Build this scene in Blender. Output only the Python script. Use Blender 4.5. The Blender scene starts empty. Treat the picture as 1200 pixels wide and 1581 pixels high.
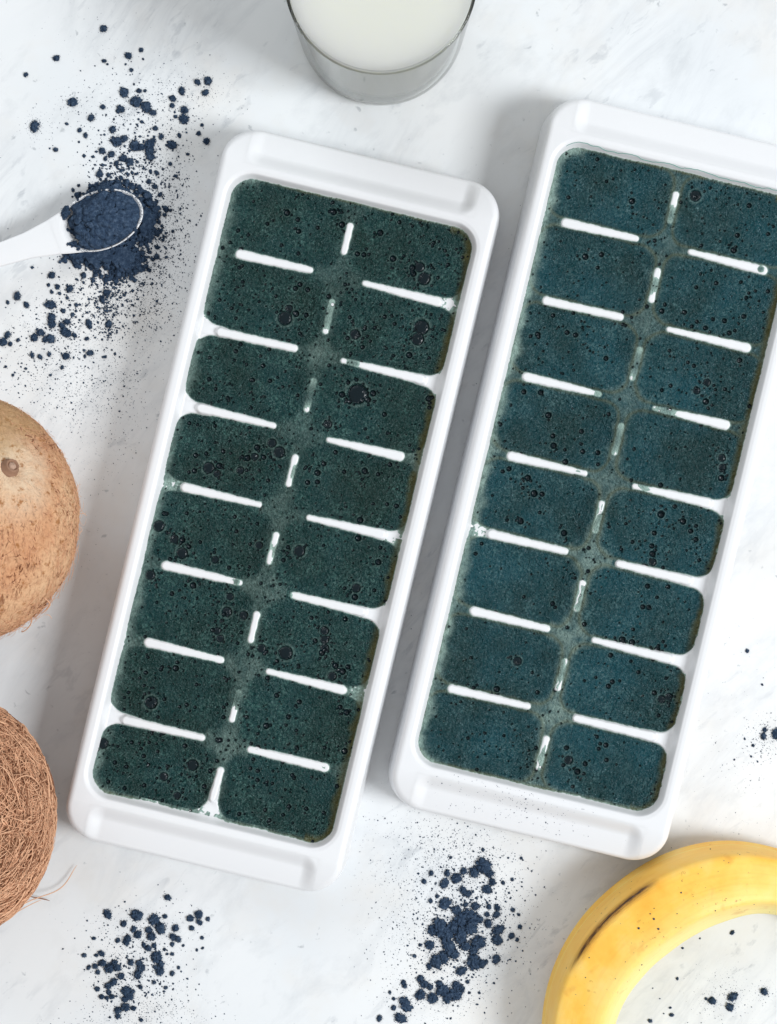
import bpy, math, random
import numpy as np
from mathutils import Vector, noise as mnoise

random.seed(7)
rng = np.random.default_rng(7)
SC = bpy.context.scene
COL = SC.collection
MM = 0.001

# ------------------------------------------------------------------ camera, world, lamps, exposure
H = 1000.0            # camera height above the marble, mm
F = 3888.0            # focal length in pixels of the 1200 px wide photograph
cd = bpy.data.cameras.new('camera')
cam = bpy.data.objects.new('camera', cd)
COL.objects.link(cam)
cam.location = (0, 0, H * MM)
cam.rotation_euler = (0, 0, 0)
cd.sensor_fit = 'HORIZONTAL'
cd.sensor_width = 36.0
cd.lens = 36.0 * F / 1200.0
cd.clip_start = 0.01
cd.clip_end = 50
SC.camera = cam

W = bpy.data.worlds.new('World')
SC.world = W
W.use_nodes = True
bg = W.node_tree.nodes['Background']
bg.inputs[0].default_value = (1.0, 0.99, 0.985, 1)
bg.inputs[1].default_value = 0.50


def area(name, az, el, dist, size, power, col, sy=None):
    ld = bpy.data.lights.new(name, 'AREA')
    ld.energy = power
    ld.color = col
    ld.shape = 'RECTANGLE'
    ld.size = size
    ld.size_y = sy or size
    o = bpy.data.objects.new(name, ld)
    COL.objects.link(o)
    a, e = math.radians(az), math.radians(el)
    o.location = (dist * math.cos(e) * math.cos(a), dist * math.cos(e) * math.sin(a), dist * math.sin(e))
    o.rotation_euler = (-Vector(o.location)).to_track_quat('-Z', 'Y').to_euler()
    return o


area('window_light', -16, 46, 4.2, 1.35, 143.0, (0.95, 0.98, 1.0))
area('fill_light', 118, 40, 4.2, 2.2, 40.0, (0.86, 0.95, 1.0))  # cool fill lamp added at the upper left for relief, source unseen
SC.cycles.max_bounces = 20
SC.cycles.transmission_bounces = 20
SC.cycles.transparent_max_bounces = 16
SC.view_settings.view_transform = 'Standard'
SC.view_settings.look = 'None'
SC.view_settings.exposure = 0
SC.view_settings.gamma = 1


# ------------------------------------------------------------------ helpers
def P(px, py, z=0.0):
    """A point of the table seen at (px, py) of the 1200x1581 photograph, at height z; mm."""
    return np.array([(px - 600.0) * (H - z) / F, (790.5 - py) * (H - z) / F, z])


def tag(o, label=None, cat=None, group=None, kind=None):
    if label: o['label'] = label
    if cat: o['category'] = cat
    if group: o['group'] = group
    if kind: o['kind'] = kind
    return o


def empty(name, loc, rz=0.0):
    o = bpy.data.objects.new(name, None)
    o.location = tuple(float(c) * MM for c in loc)
    o.rotation_euler = (0, 0, rz)
    o.empty_display_size = 0.01
    COL.objects.link(o)
    return o


def mesh_np(name, V, Fq, mat, normals=None, attrs=None, smooth=True):
    """V (n,3) in mm, Fq (m,3|4) or list of such arrays."""
    V = np.asarray(V, dtype=np.float64) * MM
    Fs = Fq if isinstance(Fq, list) else [Fq]
    Fs = [np.asarray(f, dtype=np.int32) for f in Fs if len(f)]
    me = bpy.data.meshes.new(name)
    me.vertices.add(len(V))
    me.vertices.foreach_set('co', V.astype(np.float32).ravel())
    nl = sum(f.size for f in Fs)
    nf = sum(len(f) for f in Fs)
    me.loops.add(nl)
    me.polygons.add(nf)
    me.loops.foreach_set('vertex_index', np.concatenate([f.ravel() for f in Fs]))
    starts = []
    c = 0
    for f in Fs:
        starts.append(np.arange(len(f)) * f.shape[1] + c)
        c += f.size
    me.polygons.foreach_set('loop_start', np.concatenate(starts).astype(np.int32))
    me.update(calc_edges=True)
    me.validate()
    me.polygons.foreach_set('use_smooth', np.full(len(me.polygons), smooth, dtype=bool))
    if attrs:
        for k, a in attrs.items():
            a = np.asarray(a, dtype=np.float32)
            if a.ndim == 2:
                at = me.color_attributes.new(k, 'FLOAT_COLOR', 'POINT')
                at.data.foreach_set('color', a.ravel())
            else:
                at = me.attributes.new(k, 'FLOAT', 'POINT')
                at.data.foreach_set('value', a)
    if normals is not None:
        me.normals_split_custom_set_from_vertices(np.asarray(normals, dtype=np.float32).tolist())
    if mat: me.materials.append(mat)
    return me


def obj(name, me, parent=None, loc=None, rz=0.0):
    o = bpy.data.objects.new(name, me)
    COL.objects.link(o)
    if parent: o.parent = parent
    if loc is not None: o.location = tuple(float(c) * MM for c in loc)
    o.rotation_euler = (0, 0, rz)
    return o


def grid_faces(nu, nv, wrap_v=False):
    i, j = np.meshgrid(np.arange(nu - 1), np.arange(nv if wrap_v else nv - 1), indexing='ij')
    j2 = (j + 1) % nv
    return np.stack([i * nv + j, (i + 1) * nv + j, (i + 1) * nv + j2, i * nv + j2], -1).reshape(-1, 4)


def sub_mesh(V, Fq, mask):
    f = Fq[mask]
    ids, inv = np.unique(f.ravel(), return_inverse=True)
    return ids, inv.reshape(f.shape)


def sstep(a, b, x):
    t = np.clip((x - a) / (b - a), 0, 1)
    return t * t * (3 - 2 * t)


class Noise2:
    def __init__(self, seed):
        self.t = np.random.default_rng(seed).random((257, 257)) * 2 - 1

    def __call__(self, x, y):
        xi = np.floor(x).astype(int)
        yi = np.floor(y).astype(int)
        fx = x - xi
        fy = y - yi
        fx = fx * fx * (3 - 2 * fx)
        fy = fy * fy * (3 - 2 * fy)
        a = xi & 255
        b = yi & 255
        t = self.t
        return (t[a, b] * (1 - fx) * (1 - fy) + t[a + 1, b] * fx * (1 - fy) + t[a, b + 1] * (1 - fx) * fy + t[a + 1, b + 1] * fx * fy)

    def fbm(self, x, y, o=3):
        s = 0
        a = 1.0
        for k in range(o):
            s = s + a * self(x * 2 ** k + 17.3 * k, y * 2 ** k - 9.1 * k)
            a *= 0.5
        return s


def grid_normals(PX):
    """PX (nu,nv,3)"""
    du = np.gradient(PX, axis=0)
    dv = np.gradient(PX, axis=1)
    n = np.cross(du, dv)
    n /= np.linalg.norm(n, axis=-1, keepdims=True) + 1e-12
    return n


# ------------------------------------------------------------------ materials
def mat(name):
    m = bpy.data.materials.new(name)
    m.use_nodes = True
    nt = m.node_tree
    return m, nt, nt.nodes['Principled BSDF']


def N(nt, kind, **kw):
    n = nt.nodes.new(kind)
    for k, v in kw.items():
        if k in n.inputs.keys():
            n.inputs[k].default_value = v
        else:
            setattr(n, k, v)
    return n


def ramp(nt, src, stops):
    r = nt.nodes.new('ShaderNodeValToRGB')
    el = r.color_ramp.elements
    while len(el) < len(stops): el.new(0.5)
    for e, (p, c) in zip(el, stops):
        e.position = p
        e.color = c if len(c) == 4 else (*c, 1)
    nt.links.new(src, r.inputs[0])
    return r.outputs[0]


def G(v): return (v, v, v, 1)


def mixc(nt, fac, a, b, blend='MIX'):
    m = nt.nodes.new('ShaderNodeMix')
    m.data_type = 'RGBA'
    m.blend_type = blend
    for s, v in ((m.inputs[0], fac), (m.inputs[6], a), (m.inputs[7], b)):
        if isinstance(v, (int, float)): s.default_value = v
        elif isinstance(v, tuple): s.default_value = v if len(v) == 4 else (*v, 1)
        else: nt.links.new(v, s)
    return m.outputs[2]


def math_n(nt, op, a, b=None, c=None):
    m = nt.nodes.new('ShaderNodeMath')
    m.operation = op
    for s, v in zip(m.inputs, (a, b, c)):
        if v is None: continue
        if isinstance(v, (int, float)): s.default_value = v
        else: nt.links.new(v, s)
    return m.outputs[0]


def coords(nt, scale=(1, 1, 1), rot=(0, 0, 0), kind='Object'):
    tc = nt.nodes.new('ShaderNodeTexCoord')
    mp = nt.nodes.new('ShaderNodeMapping')
    mp.inputs['Rotation'].default_value = rot
    nt.links.new(tc.outputs[kind], mp.inputs[0])
    m2 = nt.nodes.new('ShaderNodeMapping')      # rotate first, stretch after
    m2.inputs['Scale'].default_value = scale
    nt.links.new(mp.outputs[0], m2.inputs[0])
    return m2.outputs[0]


def noise_n(nt, vec, scale, detail=3, rough=0.5, dist=0.0):
    n = nt.nodes.new('ShaderNodeTexNoise')
    n.inputs['Scale'].default_value = scale
    n.inputs['Detail'].default_value = detail
    n.inputs['Roughness'].default_value = rough
    n.inputs['Distortion'].default_value = dist
    if vec is not None: nt.links.new(vec, n.inputs['Vector'])
    return n.outputs[0]


def bump(nt, bsdf, height, strength, dist, prev=None):
    b = nt.nodes.new('ShaderNodeBump')
    b.inputs['Strength'].default_value = strength
    b.inputs['Distance'].default_value = dist
    nt.links.new(height, b.inputs['Height'])
    if prev is not None: nt.links.new(prev, b.inputs['Normal'])
    if bsdf is not None: nt.links.new(b.outputs[0], bsdf.inputs['Normal'])
    return b.outputs[0]


def marble_mat():
    m, nt, b = mat('white_marble')
    v = coords(nt)
    broad = noise_n(nt, v, 9, 3, 0.55)
    base = ramp(nt, broad, [(0.32, (0.745, 0.775, 0.80)), (0.5, (0.80, 0.82, 0.835)), (0.68, (0.83, 0.84, 0.845))])
    warm = noise_n(nt, v, 22, 4, 0.6)
    base = mixc(nt, ramp(nt, warm, [(0.5, G(0)), (0.72, G(0.7))]), base, (0.74, 0.725, 0.70))
    # soft smoky veins along a diagonal
    vr = coords(nt, (1, 3.0, 1), (0, 0, math.radians(-50)))
    n1 = noise_n(nt, vr, 16, 6, 0.62, 0.9)
    ridge = math_n(nt, 'ABSOLUTE', math_n(nt, 'SUBTRACT', n1, 0.5))
    veins = ramp(nt, ridge, [(0.0, G(1)), (0.03, G(0.55)), (0.11, G(0))])
    gate = ramp(nt, noise_n(nt, v, 13, 3, 0.5), [(0.44, G(0)), (0.62, G(1))])
    f = math_n(nt, 'MULTIPLY', veins, gate)
    base = mixc(nt, math_n(nt, 'MULTIPLY', f, 0.24), base, (0.40, 0.43, 0.47))
    # short grey dashes
    vd = coords(nt, (1, 2.3, 1), (0, 0, math.radians(-44)))
    n2 = noise_n(nt, vd, 62, 4, 0.62, 0.4)
    dash = ramp(nt, n2, [(0.59, G(0)), (0.65, G(0.6)), (0.72, G(1))])
    gate2 = ramp(nt, noise_n(nt, v, 15, 2, 0.5), [(0.44, G(0.05)), (0.60, G(1))])
    base = mixc(nt, math_n(nt, 'MULTIPLY', math_n(nt, 'MULTIPLY', dash, gate2), 0.5), base, (0.36, 0.39, 0.43))
    mot = noise_n(nt, coords(nt, (1, 1.7, 1), (0, 0, math.radians(-46))), 34, 5, 0.68, 0.2)
    base = mixc(nt, ramp(nt, mot, [(0.52, G(0)), (0.72, G(0.42))]), base, (0.56, 0.585, 0.61))
    pt = noise_n(nt, v, 190, 3, 0.6, 0.3)
    base = mixc(nt, math_n(nt, 'MULTIPLY', ramp(nt, pt, [(0.67, G(0)), (0.74, G(1))]), 0.5), base, (0.30, 0.33, 0.36))
    nt.links.new(base, b.inputs['Base Color'])
    b.inputs['Roughness'].default_value = 0.42
    b.inputs['Specular IOR Level'].default_value = 0.35
    return m


def plastic_mat():
    m, nt, b = mat('white_plastic')
    b.inputs['Base Color'].default_value = (0.80, 0.81, 0.83, 1)
    b.inputs['Roughness'].default_value = 0.3
    b.inputs['Specular IOR Level'].default_value = 0.45
    b.inputs['Subsurface Weight'].default_value = 0.25
    b.inputs['Subsurface Radius'].default_value = (1, 1, 1)
    b.inputs['Subsurface Scale'].default_value = 0.002
    v = coords(nt)
    bump(nt, b, noise_n(nt, v, 1500, 2), 0.05, 0.0002)
    return m


def smoothie_mat(name, deep, deep2, froth):
    """mask: R thin film, G bubble pit, B olive rim, A pale froth with painted-in sheen"""
    m, nt, b = mat(name)
    v = coords(nt)
    at = nt.nodes.new('ShaderNodeVertexColor')
    at.layer_name = 'mask'
    sp = nt.nodes.new('ShaderNodeSeparateColor')
    nt.links.new(at.outputs[0], sp.inputs[0])
    thin, pit, olive, pale = sp.outputs[0], sp.outputs[1], sp.outputs[2], at.outputs[1]
    broad = noise_n(nt, v, 38, 3, 0.55)
    c = mixc(nt, ramp(nt, broad, [(0.35, G(0)), (0.65, G(1))]), deep, deep2)
    fine = noise_n(nt, v, 900, 3, 0.7)
    mid = noise_n(nt, v, 130, 4, 0.7)
    fr = math_n(nt, 'MULTIPLY', ramp(nt, fine, [(0.46, G(0)), (0.62, G(1))]), math_n(nt, 'MULTIPLY', ramp(nt, mid, [(0.40, G(0.1)), (0.62, G(1))]), ramp(nt, noise_n(nt, v, 45, 3, 0.6), [(0.36, G(0.35)), (0.6, G(1.0))])))
    c = mixc(nt, math_n(nt, 'MULTIPLY', fr, 0.75), c, froth)
    vor = nt.nodes.new('ShaderNodeTexVoronoi')
    vor.inputs['Scale'].default_value = 1100
    nt.links.new(v, vor.inputs['Vector'])
    spk = ramp(nt, vor.outputs['Distance'], [(0.0, G(1)), (0.2, G(0.6)), (0.33, G(0))])
    sel = ramp(nt, noise_n(nt, v, 420, 2), [(0.5, G(0)), (0.64, G(1))])
    c = mixc(nt, math_n(nt, 'MULTIPLY', math_n(nt, 'MULTIPLY', spk, sel), 0.4), c, (froth[0] * 3.2, froth[1] * 2.2, froth[2] * 2.4))
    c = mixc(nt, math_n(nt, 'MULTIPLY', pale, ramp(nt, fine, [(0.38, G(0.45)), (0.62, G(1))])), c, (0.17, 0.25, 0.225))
    c = mixc(nt, olive, c, (0.085, 0.08, 0.022))
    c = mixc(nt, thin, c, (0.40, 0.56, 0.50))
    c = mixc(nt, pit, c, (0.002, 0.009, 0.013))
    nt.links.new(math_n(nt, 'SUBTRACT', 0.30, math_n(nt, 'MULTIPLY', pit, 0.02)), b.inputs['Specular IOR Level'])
    nt.links.new(c, b.inputs['Base Color'])
    r = math_n(nt, 'SUBTRACT', 0.27, math_n(nt, 'MULTIPLY', pit, 0.13))
    nt.links.new(r, b.inputs['Roughness'])
    vb = nt.nodes.new('ShaderNodeTexVoronoi')
    vb.inputs['Scale'].default_value = 1300
    nt.links.new(v, vb.inputs['Vector'])
    hgt = math_n(nt, 'ADD', math_n(nt, 'MULTIPLY', vb.outputs['Distance'], 0.7), math_n(nt, 'MULTIPLY', noise_n(nt, v, 1600, 2, 0.6), 1.0))
    hgt = math_n(nt, 'MULTIPLY', hgt, math_n(nt, 'SUBTRACT', 1.0, math_n(nt, 'MULTIPLY', pit, 0.85)))
    bump(nt, b, hgt, 1.0, 0.0007)
    return m


def powder_mat():
    m, nt, b = mat('blue_powder')
    v = coords(nt, kind='Object')
    geo = nt.nodes.new('ShaderNodeNewGeometry')
    n = noise_n(nt, geo.outputs['Position'], 700, 4, 0.7)
    c = ramp(nt, n, [(0.32, (0.018, 0.034, 0.066)), (0.52, (0.038, 0.066, 0.115)), (0.70, (0.085, 0.125, 0.19))])
    nt.links.new(c, b.inputs['Base Color'])
    b.inputs['Roughness'].default_value = 0.95
    b.inputs['Specular IOR Level'].default_value = 0.12
    bump(nt, b, noise_n(nt, geo.outputs['Position'], 1800, 3, 0.7), 0.8, 0.0004)
    return m


def glass_mat():
    """clear glass: light passes, edges seen along the wall go grey green, sheen by fresnel"""
    m, nt, b = mat('clear_glass')
    nt.nodes.remove(b)
    out = nt.nodes['Material Output']
    lw = nt.nodes.new('ShaderNodeLayerWeight')
    lw.inputs[0].default_value = 0.5
    tint = ramp(nt, lw.outputs['Facing'], [(0.0, (0.99, 0.995, 0.993)), (0.86, (0.98, 0.99, 0.985)), (0.97, (0.90, 0.93, 0.92)), (1.0, (0.50, 0.58, 0.56))])
    tr = nt.nodes.new('ShaderNodeBsdfTransparent')
    nt.links.new(tint, tr.inputs[0])
    rf_ = nt.nodes.new('ShaderNodeBsdfGlass')
    rf_.inputs['Color'].default_value = (0.86, 0.93, 0.91, 1)
    rf_.inputs['IOR'].default_value = 1.48
    rf_.inputs['Roughness'].default_value = 0.0
    mx = nt.nodes.new('ShaderNodeMixShader')
    mx.inputs[0].default_value = 0.08
    nt.links.new(tr.outputs[0], mx.inputs[1])
    nt.links.new(rf_.outputs[0], mx.inputs[2])
    gl = nt.nodes.new('ShaderNodeBsdfGlossy')
    gl.inputs['Roughness'].default_value = 0.02
    fr = nt.nodes.new('ShaderNodeFresnel')
    fr.inputs[0].default_value = 1.35
    m2 = nt.nodes.new('ShaderNodeMixShader')
    nt.links.new(fr.outputs[0], m2.inputs[0])
    nt.links.new(mx.outputs[0], m2.inputs[1])
    nt.links.new(gl.outputs[0], m2.inputs[2])
    nt.links.new(m2.outputs[0], out.inputs[0])
    return m


def milk_mat():
    """cloudy, half clear liquid"""
    m, nt, b = mat('cloudy_liquid')
    b.inputs['Base Color'].default_value = (0.90, 0.91, 0.83, 1)
    b.inputs['Roughness'].default_value = 0.1
    b.inputs['Specular IOR Level'].default_value = 0.3
    b.inputs['Subsurface Weight'].default_value = 1.0
    b.inputs['Subsurface Radius'].default_value = (1, 1, 0.85)
    b.inputs['Subsurface Scale'].default_value = 0.02
    tr = nt.nodes.new('ShaderNodeBsdfTransparent')
    tr.inputs[0].default_value = (0.985, 0.99, 0.965, 1)
    mx = nt.nodes.new('ShaderNodeMixShader')
    mx.inputs[0].default_value = 0.28
    nt.links.new(b.outputs[0], mx.inputs[1])
    nt.links.new(tr.outputs[0], mx.inputs[2])
    nt.links.new(mx.outputs[0], nt.nodes['Material Output'].inputs[0])
    return m


def banana_mat():
    m, nt, b = mat('banana_peel')
    v = coords(nt)
    a1 = nt.nodes.new('ShaderNodeAttribute'); a1.attribute_name = 'ang'
    a2 = nt.nodes.new('ShaderNodeAttribute'); a2.attribute_name = 'along'
    ang, al = a1.outputs['Fac'], a2.outputs['Fac']
    nb = noise_n(nt, v, 40, 4, 0.6)
    c = ramp(nt, nb, [(0.32, (0.93, 0.47, 0.055)), (0.5, (0.96, 0.58, 0.10)), (0.68, (0.96, 0.66, 0.19))])
    # paler toward the inner curve, khaki on the outer facet
    c = mixc(nt, ramp(nt, ang, [(0.24, G(0)), (0.44, G(0.9)), (0.6, G(0.9)), (0.75, G(0))]), c, (0.97, 0.83, 0.33))
    c = mixc(nt, ramp(nt, ang, [(0.10, G(0.45)), (0.15, G(0))]), c, (0.93, 0.56, 0.14))
    # length-wise fibres
    cv = nt.nodes.new('ShaderNodeCombineXYZ')
    nt.links.new(math_n(nt, 'MULTIPLY', ang, 60), cv.inputs[0])
    nt.links.new(math_n(nt, 'MULTIPLY', al, 7), cv.inputs[1])
    fib = noise_n(nt, cv.outputs[0], 1.0, 3, 0.6)
    c = mixc(nt, ramp(nt, fib, [(0.5, G(0)), (0.8, G(0.22))]), c, (0.60, 0.30, 0.045))
    # bruise on the ridge
    cv2 = nt.nodes.new('ShaderNodeCombineXYZ')
    nt.links.new(math_n(nt, 'MULTIPLY', ang, 120), cv2.inputs[0])
    nt.links.new(math_n(nt, 'MULTIPLY', al, 22), cv2.inputs[1])
    wob = noise_n(nt, cv2.outputs[0], 1.6, 6, 0.8)
    d = math_n(nt, 'ABSOLUTE', math_n(nt, 'SUBTRACT', ang, 0.133))
    d = math_n(nt, 'ADD', d, math_n(nt, 'MULTIPLY', math_n(nt, 'SUBTRACT', wob, 0.5), 0.034))
    rng_ = ramp(nt, al, [(0.315, G(0)), (0.36, G(1)), (0.50, G(1)), (0.535, G(0))])
    c = mixc(nt, math_n(nt, 'MULTIPLY', ramp(nt, d, [(0.004, G(0.95)), (0.026, G(0))]), rng_), c, (0.42, 0.19, 0.03))
    c = mixc(nt, math_n(nt, 'MULTIPLY', ramp(nt, d, [(0.0, G(0.97)), (0.009, G(0.0))]), rng_), c, (0.035, 0.016, 0.008))
    # small brown freckles and rubs
    fr = noise_n(nt, v, 480, 3, 0.6)
    gate = ramp(nt, noise_n(nt, v, 60, 2), [(0.5, G(0)), (0.68, G(1))])
    c = mixc(nt, math_n(nt, 'MULTIPLY', ramp(nt, fr, [(0.64, G(0)), (0.68, G(0.9))]), gate), c, (0.33, 0.13, 0.03))
    rub = ramp(nt, noise_n(nt, v, 95, 3, 0.65), [(0.62, G(0)), (0.78, G(0.5))])
    c = mixc(nt, rub, c, (0.70, 0.30, 0.05))
    nt.links.new(c, b.inputs['Base Color'])
    b.inputs['Roughness'].default_value = 0.48
    b.inputs['Specular IOR Level'].default_value = 0.35
    b.inputs['Subsurface Weight'].default_value = 0.15
    b.inputs['Subsurface Radius'].default_value = (1, 0.6, 0.2)
    b.inputs['Subsurface Scale'].default_value = 0.002
    bump(nt, b, math_n(nt, 'ADD', fib, noise_n(nt, v, 500, 3)), 0.15, 0.0004)
    return m


def coco_mat(name, base, light, dark, stroke=1.0):
    m, nt, b = mat(name)
    a1 = nt.nodes.new('ShaderNodeAttribute'); a1.attribute_name = 'polar'
    a2 = nt.nodes.new('ShaderNodeAttribute'); a2.attribute_name = 'sv'
    v = coords(nt)
    pol = a1.outputs['Fac']
    # a2: vector (azimuth wrapped as circle * k, polar)
    st = nt.nodes.new('ShaderNodeMapping')
    st.inputs['Scale'].default_value = (30, 30, 6)
    nt.links.new(a2.outputs['Vector'], st.inputs[0])
    n1 = noise_n(nt, st.outputs[0], 1.0, 4, 0.65, 0.5)
    n0 = noise_n(nt, v, 45, 4, 0.6)
    c = mixc(nt, ramp(nt, n0, [(0.35, G(0)), (0.65, G(1))]), base, light)
    c = mixc(nt, ramp(nt, noise_n(nt, v, 600, 3, 0.7), [(0.45, G(0)), (0.7, G(0.55))]), c, (base[0] * 0.6, base[1] * 0.5, base[2] * 0.5))
    c = mixc(nt, math_n(nt, 'MULTIPLY', math_n(nt, 'MULTIPLY', ramp(nt, n1, [(0.54, G(0)), (0.63, G(0.9))]), ramp(nt, noise_n(nt, v, 75, 3), [(0.36, G(0.15)), (0.6, G(1))])), stroke), c, dark)
    pale = ramp(nt, math_n(nt, 'ADD', pol, math_n(nt, 'MULTIPLY', math_n(nt, 'SUBTRACT', n0, 0.5), 0.25)), [(0.06, G(0.85)), (0.22, G(0.6)), (0.50, G(0))])
    if stroke > 0.5:
        c = mixc(nt, math_n(nt, 'MULTIPLY', pale, ramp(nt, noise_n(nt, v, 110, 4, 0.7), [(0.35, G(0.4)), (0.6, G(1))])), c, (0.82, 0.68, 0.50))
        sc = ramp(nt, noise_n(nt, v, 260, 4, 0.7), [(0.57, G(0)), (0.66, G(0.85))])
        c = mixc(nt, sc, c, (0.36, 0.15, 0.05))
        # browner towards the upper side
        sepc = nt.nodes.new('ShaderNodeSeparateXYZ')
        nt.links.new(v, sepc.inputs[0])
        sh = ramp(nt, math_n(nt, 'ADD', math_n(nt, 'MULTIPLY', sepc.outputs[1], 16), math_n(nt, 'MULTIPLY', n0, 0.9)), [(0.85, G(0)), (1.1, G(0.6))])
        c = mixc(nt, sh, c, (0.42, 0.25, 0.11))
    nt.links.new(c, b.inputs['Base Color'])
    b.inputs['Roughness'].default_value = 0.85
    b.inputs['Specular IOR Level'].default_value = 0.2
    h = math_n(nt, 'ADD', math_n(nt, 'MULTIPLY', n1, -1.2), noise_n(nt, v, 900, 3, 0.7))
    bump(nt, b, h, 0.8, 0.0007)
    return m


def plain(name, col, rough=0.7, spec=0.3):
    m, nt, b = mat(name)
    v = coords(nt)
    n = noise_n(nt, v, 500, 3)
    c = mixc(nt, n, tuple(x * 0.75 for x in col), tuple(min(1, x * 1.25) for x in col))
    nt.links.new(c, b.inputs['Base Color'])
    b.inputs['Roughness'].default_value = rough
    b.inputs['Specular IOR Level'].default_value = spec
    return m


M_marble = marble_mat()
M_plastic = plastic_mat()
M_smooL = smoothie_mat('green_smoothie', (0.0008, 0.021, 0.018), (0.002, 0.034, 0.036), (0.064, 0.155, 0.138))
M_smooR = smoothie_mat('teal_smoothie', (0.0012, 0.027, 0.029), (0.003, 0.052, 0.068), (0.072, 0.16, 0.168))
M_powder = powder_mat()
M_glass = glass_mat()
M_milk = milk_mat()
M_banana = banana_mat()
M_stem = plain('banana_stem', (0.35, 0.26, 0.07))
M_cocoA = coco_mat('smooth_husk', (0.64, 0.33, 0.175), (0.76, 0.49, 0.29), (0.20, 0.07, 0.03))
M_cocoB = coco_mat('hairy_husk', (0.25, 0.115, 0.055), (0.34, 0.17, 0.085), (0.06, 0.025, 0.012), 0.5)
M_fib = plain('coconut_fibre', (0.76, 0.44, 0.27))
M_fibd = plain('dark_coconut_fibre', (0.27, 0.105, 0.05))
M_nub = plain('stem_nub', (0.30, 0.17, 0.11))
M_tide = plain('tide_green', (0.13, 0.33, 0.28))
M_core = plain('stem_core', (0.45, 0.30, 0.22))

# ------------------------------------------------------------------ marble tabletop
V = []
for z in (0, -30):
    for x, y in ((-900, -900), (900, -900), (900, 900), (-900, 900)): V.append((x, y, z))
Fq = [(0, 1, 2, 3), (7, 6, 5, 4), (0, 4, 5, 1), (1, 5, 6, 2), (2, 6, 7, 3), (3, 7, 4, 0)]
o = obj('marble_tabletop', mesh_np('marble_tabletop', V, np.array(Fq), M_marble, smooth=False))
tag(o, kind='structure')

# ------------------------------------------------------------------ ice cube trays
HW, HL = 54.8, 142.0       # outer half width / half length of the rim
RC = 13.5                  # outer corner radius
OW, OL, OR = 48.9, 123.6, 9.5    # opening
ZR, ZB, ZS, ZN = 28.0, 24.9, 22.7, 23.1
PITCH = 31.0


def sd_rr(x, y, hx, hy, r):
    qx = np.abs(x) - hx + r
    qy = np.abs(y) - hy + r
    return np.hypot(np.maximum(qx, 0), np.maximum(qy, 0)) + np.minimum(np.maximum(qx, qy), 0) - r


def capsule(x, y, x0, y0, x1, y1, r0, r1):
    dx, dy = x1 - x0, y1 - y0
    t = np.clip(((x - x0) * dx + (y - y0) * dy) / (dx * dx + dy * dy), 0, 1)
    return np.hypot(x - x0 - t * dx, y - y0 - t * dy) / (r0 + (r1 - r0) * t)


def ridge_top(u, v):
    z = np.full(u.shape, ZS)
    z = z + (ZN - ZS) * sstep(30, 42, np.abs(u))
    b = np.zeros(u.shape)
    rb = random.Random(77)
    for k in range(-3, 4):
        for s in (-1, 1):
            d = capsule(u, v, s * (39.3 + rb.uniform(-0.9, 0.9)), k * PITCH + rb.uniform(-0.3, 0.3), s * (10.2 + rb.uniform(-1.0, 1.6)), k * PITCH + rb.uniform(-0.3, 0.3),
                        1.85 * rb.uniform(0.88, 1.08), 1.3 * rb.uniform(0.85, 1.12))
            d = d + 0.05 * np.sin(u * 0.9 + k * 2.1 + s) + 0.03 * np.sin(u * 2.3 + k)
            b = np.maximum(b, 1 - sstep(0.72, 1.45, d))
    for r in range(8):
        c = (r - 3.5) * PITCH
        e = 0.0
        d = capsule(u, v, rb.uniform(-.25, .25), c - 5.6 + rb.uniform(-.8, .8), rb.uniform(-.25, .25), c + 5.6 + rb.uniform(-.8, .8), 1.3, 1.4)
        d = d + 0.05 * np.sin(v * 1.3 + r)
        b = np.maximum(b, 1 - sstep(0.70, 1.5, d))
    return z + (ZB - z) * b


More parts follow.
